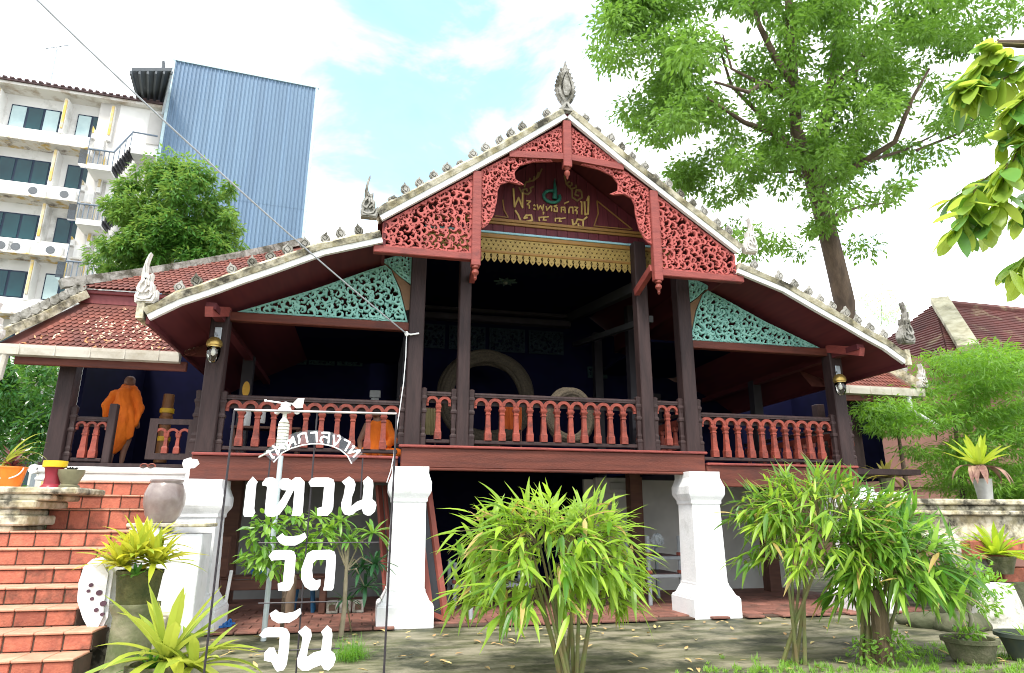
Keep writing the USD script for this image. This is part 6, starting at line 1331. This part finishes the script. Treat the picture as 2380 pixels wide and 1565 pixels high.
for j in range(26):
    f0, f1 = j / 26, (j + 1.15) / 26; upe = np.array([-.04, 0, .045]); MB().add([eave0 + (ridge0 - eave0) * f0 + upe, eave2 + (ridge0 - eave2) * f0 + upe, eave2 + (ridge0 - eave2) * min(f1, 1) + upe * .2, eave0 + (ridge0 - eave0) * min(f1, 1) + upe * .2, eave0 + (ridge0 - eave0) * f0, eave2 + (ridge0 - eave2) * f0], [[0, 1, 2, 3], [4, 5, 1, 0]]).put(t, 'tile_course', tile2)
rows = 30
for j in range(rows):            # courses of tiles
    p0, p1 = eave0 + (ridge0 - eave0) * j / rows, eave1 + (ridge1 - eave1) * j / rows; q0, q1 = eave0 + (ridge0 - eave0) * (j + 1.15) / rows, eave1 + (ridge1 - eave1) * (j + 1.15) / rows
    up_ = np.array([0, -.035, .045]); MB().add([p0 + up_, p1 + up_, q1 + up_ * .2, q0 + up_ * .2, p0, p1], [[0, 1, 2, 3], [4, 5, 1, 0]]).put(t, 'tile_course', tile2)
ro = mat('pale_hip_coping', (.52, .49, .36), .85, (.36, .33, .22), 3, bump=.7, bscale=12, dirt=(.16, .15, .09), dscale=2, dlo=.5, dhi=.68)
w1, w2 = at(2178, 706, ry - .1), at(2245, 818, yw_ - .2)
mb = MB()
for k in range(12):
    a, b = w1 + (w2 - w1) * k / 12, w1 + (w2 - w1) * (k + 1.06) / 12; mb.bar(a + np.array([0, -.12, .1]), b + np.array([0, -.12, .1]), .55, .22)
mb.put(t, 'hip_coping', ro)
MB().tube([ridge0 + (0, 0, .08), ridge1 + (0, 0, .08)], .13, 8).put(t, 'ridge_tile', tile2)

# ================================================================ apartment block and blue clad building
ap0 = atd(0, 500, 40.0); AN = math.radians(4.7); ea = np.array([math.cos(AN), math.sin(AN), 0]); na = np.array([math.sin(AN), -math.cos(AN), 0])
def atp(u, v, off=0.): d = ray(u, v); p0 = ap0 + na * off; return CAM + d * (((p0 - CAM) @ na) / (d @ na))
apt = thing('apartment_block', 'weathered white apartment block with dark windows and outside stairs', 'building', (ap0[0], ap0[1], 0))
def loc(p): q = p - ap0; return q @ ea, q[2] + ap0[2]
def W3(s, z, o): return ap0 + ea * s + na * o + np.array([0, 0, z - ap0[2]])
def abox(mb, s0, s1, o0, o1, z0, z1): return mb.hexa([W3(s, z, o) for s in (s0, s1) for o in (o0, o1) for z in (z0, z1)])
zv_ = lambda v, u=60, o=0.: loc(atp(u, v, o))[1]
su = lambda u, v, o=0.: loc(atp(u, v, o))[0]
aw = mat('apartment_plaster', (.74, .73, .70), .85, (.66, .65, .62), .6, dirt=(.26, .25, .21), dscale=.5, dlo=.55, dhi=.8)
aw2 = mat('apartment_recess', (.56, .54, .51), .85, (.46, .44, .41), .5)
ay = mat('worn_yellow_paint', (.55, .38, .09), .7, (.5, .44, .32), 1.2, .42, .6)
ag = mat('window_glass_dark', (.006, .035, .045), .08, (.012, .06, .07), .4, spec=.35); af = mat('window_frame_dark', (.015, .03, .06), .5)
curt = mat('pale_curtain', (.42, .55, .54), .3, (.3, .42, .43), .7, spec=.7)
S1 = su(345, 470); S0 = S1 - 34
abox(MB(), S0, S1, -8, -.9, 0, zv_(205)).put(apt, 'wall', aw2) if False else abox(MB(), S0, S1, -8, -.9, 0, zv_(205)).put(apt, 'wall', aw)
FL = [dict(w0=228, w1=297, p1=345, p0=290), dict(w0=350, w1=425, p1=470, p0=418), dict(w0=480, w1=550, p1=605, p0=545), dict(w0=615, w1=700, p1=745, p0=690)]
sA0, sA1, sB0, sB1 = su(8, 260), su(128, 270), su(168, 275), su(238, 285)
wid, gap_ = sA1 - sA0, sB0 - sA1
fh = None
tops = []
zs_ = [zv_(v, 70) for v in (262, 388, 515, 655)]
fh = (zs_[0] - zs_[3]) / 3
for k in range(7):
    zc = zs_[0] - fh * k
    for rep in range(-3, 1):
        for s0_, s1_, n in ((sA0, sA1, 3), (sB0, sB1, 2)):
            o = rep * (wid + gap_ + (sB1 - sB0) + gap_); a, b = s0_ + o, s1_ + o
            if b < su(-120, 300): continue
            hh = fh * .235
            f_ = abox(MB(), a, b, -.9, -.80, zc - hh, zc + hh).put(apt, 'window', af)
            for i in range(n):
                p, q = a + (b - a) * i / n + .07, a + (b - a) * (i + 1) / n - .07
                abox(MB(), p, q, -.80, -.77, zc - hh + .1, zc + hh - .1).put(f_, 'pane', curt if (k == 0 and i != 1 and rep == 0) or (k == 3 and i == 0) else ag)
    zp = zc - fh * .235
    abox(MB(), S0, sB1 + .35, -.9, -.25, zp - .25, zp - .12).put(apt, 'sill_band', aw)
    abox(MB(), S0, sB1 + .3, -.9, .0, zp - fh * .315, zp - .26).put(apt, 'parapet', aw); abox(MB(), S0, sB1 + .3, -.9, .45, zp - fh * .345, zp - fh * .322).put(apt, 'slab_edge', mat('slab_edge_paint', (.64, .60, .54), .8, (.50, .34, .10), 1.5, .5, .62, dirt=(.15, .11, .08), dscale=1.2, dlo=.52, dhi=.65))
    for o in np.arange(0, -16, -(wid + gap_ + (sB1 - sB0) + gap_)): 
        for s_ in (sA1 + gap_ * .5 + o, sB1 + .5 + o): abox(MB(), s_ - .07, s_ + .07, -.9, .12, zp + fh * .02, zc + fh * .36).put(apt, 'yellow_fin', ay); abox(MB(), s_ - .12, s_ + .12, -.9, .04, zp - .3, zc + fh * .36).put(apt, 'dividing_wall', aw)
for k, (u, v) in enumerate(((82, 452), (154, 462), (42, 583), (122, 592), (8, 578))):
    s_, z_ = su(u, v, .2), zv_(v, u, .2); kz = min((abs(z_ - (zs_[0] - fh * q - fh * .235 - fh * .322 + .34)), zs_[0] - fh * q - fh * .235 - fh * .322 + .34) for q in range(5)); z_ = kz[1]; t = thing('air_conditioner', ['white air conditioner under the second floor left window', 'white air conditioner under the second floor right window', 'white air conditioner under the third floor left window', 'white air conditioner under the third floor right window', 'white air conditioner at the left edge of the block'][k], 'air conditioner', W3(s_, z_, -.4), 'air conditioners on the apartment ledges')
    abox(MB(), s_ - .5, s_ + .5, .03, .38, z_ - .33, z_ + .33).put(t, 'case', whitepaint)
    c = W3(s_ - .1, z_, .39); MB().add(*(lambda tt: (tt.vertices @ np.array([[1, 0, 0], [0, 0, 1], [0, 1, 0]]) + c, tt.faces))(trimesh.creation.cylinder(.25, .04, sections=18))).put(t, 'fan_grille', mat('grille_grey', (.12, .13, .14), .5))
# roof edge
zr = zv_(207, 60); abox(MB(), S0, S1 + .2, -9, .35, zr, zr + .18).put(apt, 'roof_slab', mat('roof_edge', (.66, .63, .58), .8, (.36, .28, .2), 1.2, .5, .7)); abox(MB(), S0, S1 + .2, -9, .5, zr + .18, zr + .30).put(apt, 'roof_tiles', mat('dark_tiles', (.10, .06, .06), .8, (.06, .04, .04), 3))
for k in range(60): s_ = S0 + 10 + k * .4; abox(MB(), s_, s_ + .22, .2, .56, zr + .30, zr + .40).put(apt, 'roof_tile', mat('dark_tiles', (.10, .06, .06), .8))
# stair tower: landings, flights, rails
railm = mat('stair_rail', (.16, .20, .25), .5)
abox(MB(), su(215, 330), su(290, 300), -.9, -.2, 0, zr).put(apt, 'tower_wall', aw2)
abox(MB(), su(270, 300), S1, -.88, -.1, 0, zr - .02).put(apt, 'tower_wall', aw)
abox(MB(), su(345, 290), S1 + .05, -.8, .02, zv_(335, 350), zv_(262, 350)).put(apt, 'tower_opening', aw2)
for k in range(4):
    dz = fh * k; z1_ = zv_(388, 235, 1.2) - dz; s0_, s1_ = su(205, 388, 1.2), su(262, 388, 1.2)
    abox(MB(), s0_, s1_, -.2, 1.5, z1_ - .35, z1_).put(apt, 'stair_landing', aw)
    z2_ = zv_(352, 335, .8) - dz; s2, s3 = su(308, 352, .8), su(365, 352, .8)
    abox(MB(), s2, s3, -.2, 1.2, z2_ - .45, z2_).put(apt, 'stair_landing', aw)
    n = 8
    for i in range(n):
        s_ = s1_ + (s2 - s1_) * i / n; z_ = z1_ + (z2_ - z1_) * (i + .5) / n; abox(MB(), s_, s_ + (s2 - s1_) / n * .62, .1, 1.3, z_ - .32, z_ + .02).put(apt, 'stair_step', blackm)
    MB().tube([W3(s0_ - .1, z1_ + 1.0, 1.45), W3(s1_, z1_ + 1.0, 1.45), W3(s2, z2_ + 1.0, 1.3), W3(s3, z2_ + 1.0, 1.2)], .06, 6).put(apt, 'stair_handrail', railm)
    for q in range(9):
        f_ = q / 8; s_ = s0_ + (s2 - s0_) * f_; z_ = z1_ if s_ < s1_ else z1_ + (z2_ - z1_) * (s_ - s1_) / (s2 - s1_)
        MB().tube([W3(s_, z_, 1.42), W3(s_, z_ + 1.0, 1.42)], .03, 5).put(apt, 'stair_baluster', railm)
    MB().hexa([W3(s_, z_, o) for s_ in (s0_ - .12, s0_ - .06) for o in (.1, 1.5) for z_ in (z1_ - .1, z1_ + 2.6)]).put(apt, 'mesh_screen', glass_mat('mesh_screen', (.45, .5, .55)))
    MB().hexa([W3(s_, z_, o) for s_ in (s0_ - .5, s0_ - .1) for o in (.8, 1.5) for z_ in (z1_ - .1, z1_ + .9)]).put(apt, 'balcony_box', glass_mat('mesh_screen2', (.35, .4, .45)))
# aerial on the roof
p0, p1 = atp(115, 205, -2), atp(133, 112, -2)
t = thing('tv_aerial', 'thin television aerial on the apartment roof', 'aerial', p0); MB().tube([p0, p1], .045, 6).put(t, 'mast', steelm); a, b = atp(103, 114, -2), atp(162, 105, -2); MB().tube([a, b], .035, 5).put(t, 'boom', steelm)
for s_ in np.linspace(.1, 1, 6): q = a + (b - a) * s_; MB().tube([q - np.array([0, .5, .02]), q + np.array([0, .5, .02])], .02, 4).put(t, 'element', steelm)
MB().tube([p0 + np.array([-.5, 0, 0]), p0 + (p1 - p0) * .4, p0 + np.array([.5, 0, 0])], .02, 4).put(t, 'stay', steelm)
# blue building
bp0 = atd(407, 300, 44.0); BN = math.radians(6.5); eb = np.array([math.cos(BN), math.sin(BN), 0]); nb = np.array([math.sin(BN), -math.cos(BN), 0])
def atb(u, v): d = ray(u, v); return CAM + d * (((bp0 - CAM) @ nb) / (d @ nb))
L0, R0 = atb(407, 143), atb(738, 204); sb0, sb1 = (L0 - bp0) @ eb, (R0 - bp0) @ eb; zt0 = (L0[2] + R0[2]) / 2
bl_b = thing('blue_building', 'tall building clad in blue ribbed metal sheet behind the round tree', 'building', (bp0[0], bp0[1], 0))
def Bp(s, z, o): return np.array([bp0[0], bp0[1], 0]) + eb * s + nb * o + np.array([0, 0, z])
MB().hexa([Bp(s, z, o) for s in (sb0, sb1) for o in (-14, -.06) for z in (0, zt0 - .1)]).put(bl_b, 'wall', mat('blue_core', (.15, .24, .36), .6))
blm = mat('blue_sheet', (.165, .25, .345), .5, (.14, .215, .31), .5, stretch=(1, 1, .15), rnd=.09); zm = atb(600, 470)[2]
n = 38; wv = (sb1 - sb0) / n
for i in range(n):
    for z0, z1_, o in ((0, zm, 0), (zm - .1, zt0, .012)):
        s = sb0 + i * wv; mb = MB(); pr = [(0, 0), (.30, 0), (.36, .07), (.5, .07), (.56, 0), (.78, 0), (.82, .03), (.86, 0), (1, 0)]
        v = np.array([Bp(s + a * wv, z, b + o) for z in (z0, z1_) for a, b in pr]); k = len(pr); mb.add(v, [[j, j + 1, k + j + 1, k + j] for j in range(k - 1)]); mb.put(bl_b, 'cladding_sheet', blm)
trimm = mat('pale_metal_trim', (.45, .58, .62), .5)
MB().hexa([Bp(s, z, o) for s in (sb0 - .1, sb1 + .1) for o in (-.1, .14) for z in (zt0 - .05, zt0 + .28)]).put(bl_b, 'top_trim', trimm)
for s in (sb0, sb1): MB().hexa([Bp(q, z, o) for q in (s - .12, s + .06) for o in (-.1, .12) for z in (0, zt0)]).put(bl_b, 'corner_trim', trimm)
# dark canopy roof beside it
ca = [atd(305, 165, 41), atd(400, 165, 43), atd(376, 245, 46), atd(325, 240, 45)]
ct = thing('roof_canopy', 'dark sheet metal canopy on the roof beside the blue building', 'canopy', ca[0]); cm = mat('dark_sheet', (.12, .13, .14), .6, (.09, .1, .11), .6)
MB().add([*ca, *[p + np.array([0, 0, .25]) for p in ca]], [[0, 1, 2, 3], [7, 6, 5, 4], [0, 4, 5, 1], [1, 5, 6, 2], [2, 6, 7, 3], [3, 7, 4, 0]]).put(ct, 'sheet', cm)
for k in range(6): a, b = ca[0] + (ca[1] - ca[0]) * k / 5, ca[3] + (ca[2] - ca[3]) * k / 5; MB().bar(a + (0, 0, -.12), b + (0, 0, -.12), .12, .2).put(ct, 'rafter', cm)
MB().tube([ca[1] + np.array([0, 0, 0]), ca[1] + (ca[2] - ca[1]) * .5 - np.array([0, 0, 2])], .08, 6).put(ct, 'strut', steelm)
MB().tube([atd(380, 165, 43), atd(380, 142, 43)], [.14, .08], 6).put(ct, 'vent', cm)
# white roofed stall seen low between the left tree and the post
a = atd(70, 1050, 17.5); t = thing('white_canopy', 'white pitched canopy seen behind the left tree', 'canopy', (a[0], a[1], 0))
x0, z0 = atd(72, 1062, 17.5)[0], atd(72, 1066, 17.5)[2]; x1, z1_ = atd(150, 1040, 17.5)[0] + .6, atd(100, 1044, 17.5)[2]
MB().slab(Polygon([(x0, z0), (x1, z0), (x1, z0 + .12), (x1 - .3, z1_), (x0 + .4, z1_), (x0, z0 + .12)]), a[1], a[1] + 1.6).put(t, 'roof', whitepaint)
for x in (x0 + .1, x1 - .1): MB().box(x - .04, x + .04, a[1] + .1, a[1] + .2, 0, z0).put(t, 'post', steelm)
# dark planting along the back of the yard, so that the low horizon is closed as in the photograph
for k, (x, y, w_) in enumerate(((-11.5, 9.5, 2.2), (-15.5, 12, 2.6))):
    lab = ['dense dark hedge shrub behind the left pavilion', 'dense hedge shrub farther left behind the pavilion', 'dark hedge shrub behind the right end of the hall', 'dark hedge shrub beside the right house'][k]
    leafy('hedge_shrub', lab, 'shrub', (x, y, 0), [((x + w_ * .5 * i, y, 1.0 + .3 * (i % 2)), (w_ * .45, .8, 1.15)) for i in (-1, 0, 1)], 2600, .2, .08, leaf_mat('hedge_leaf', (.02, .08, .018), (.10, .22, .05), .25, .4), 200 + k)
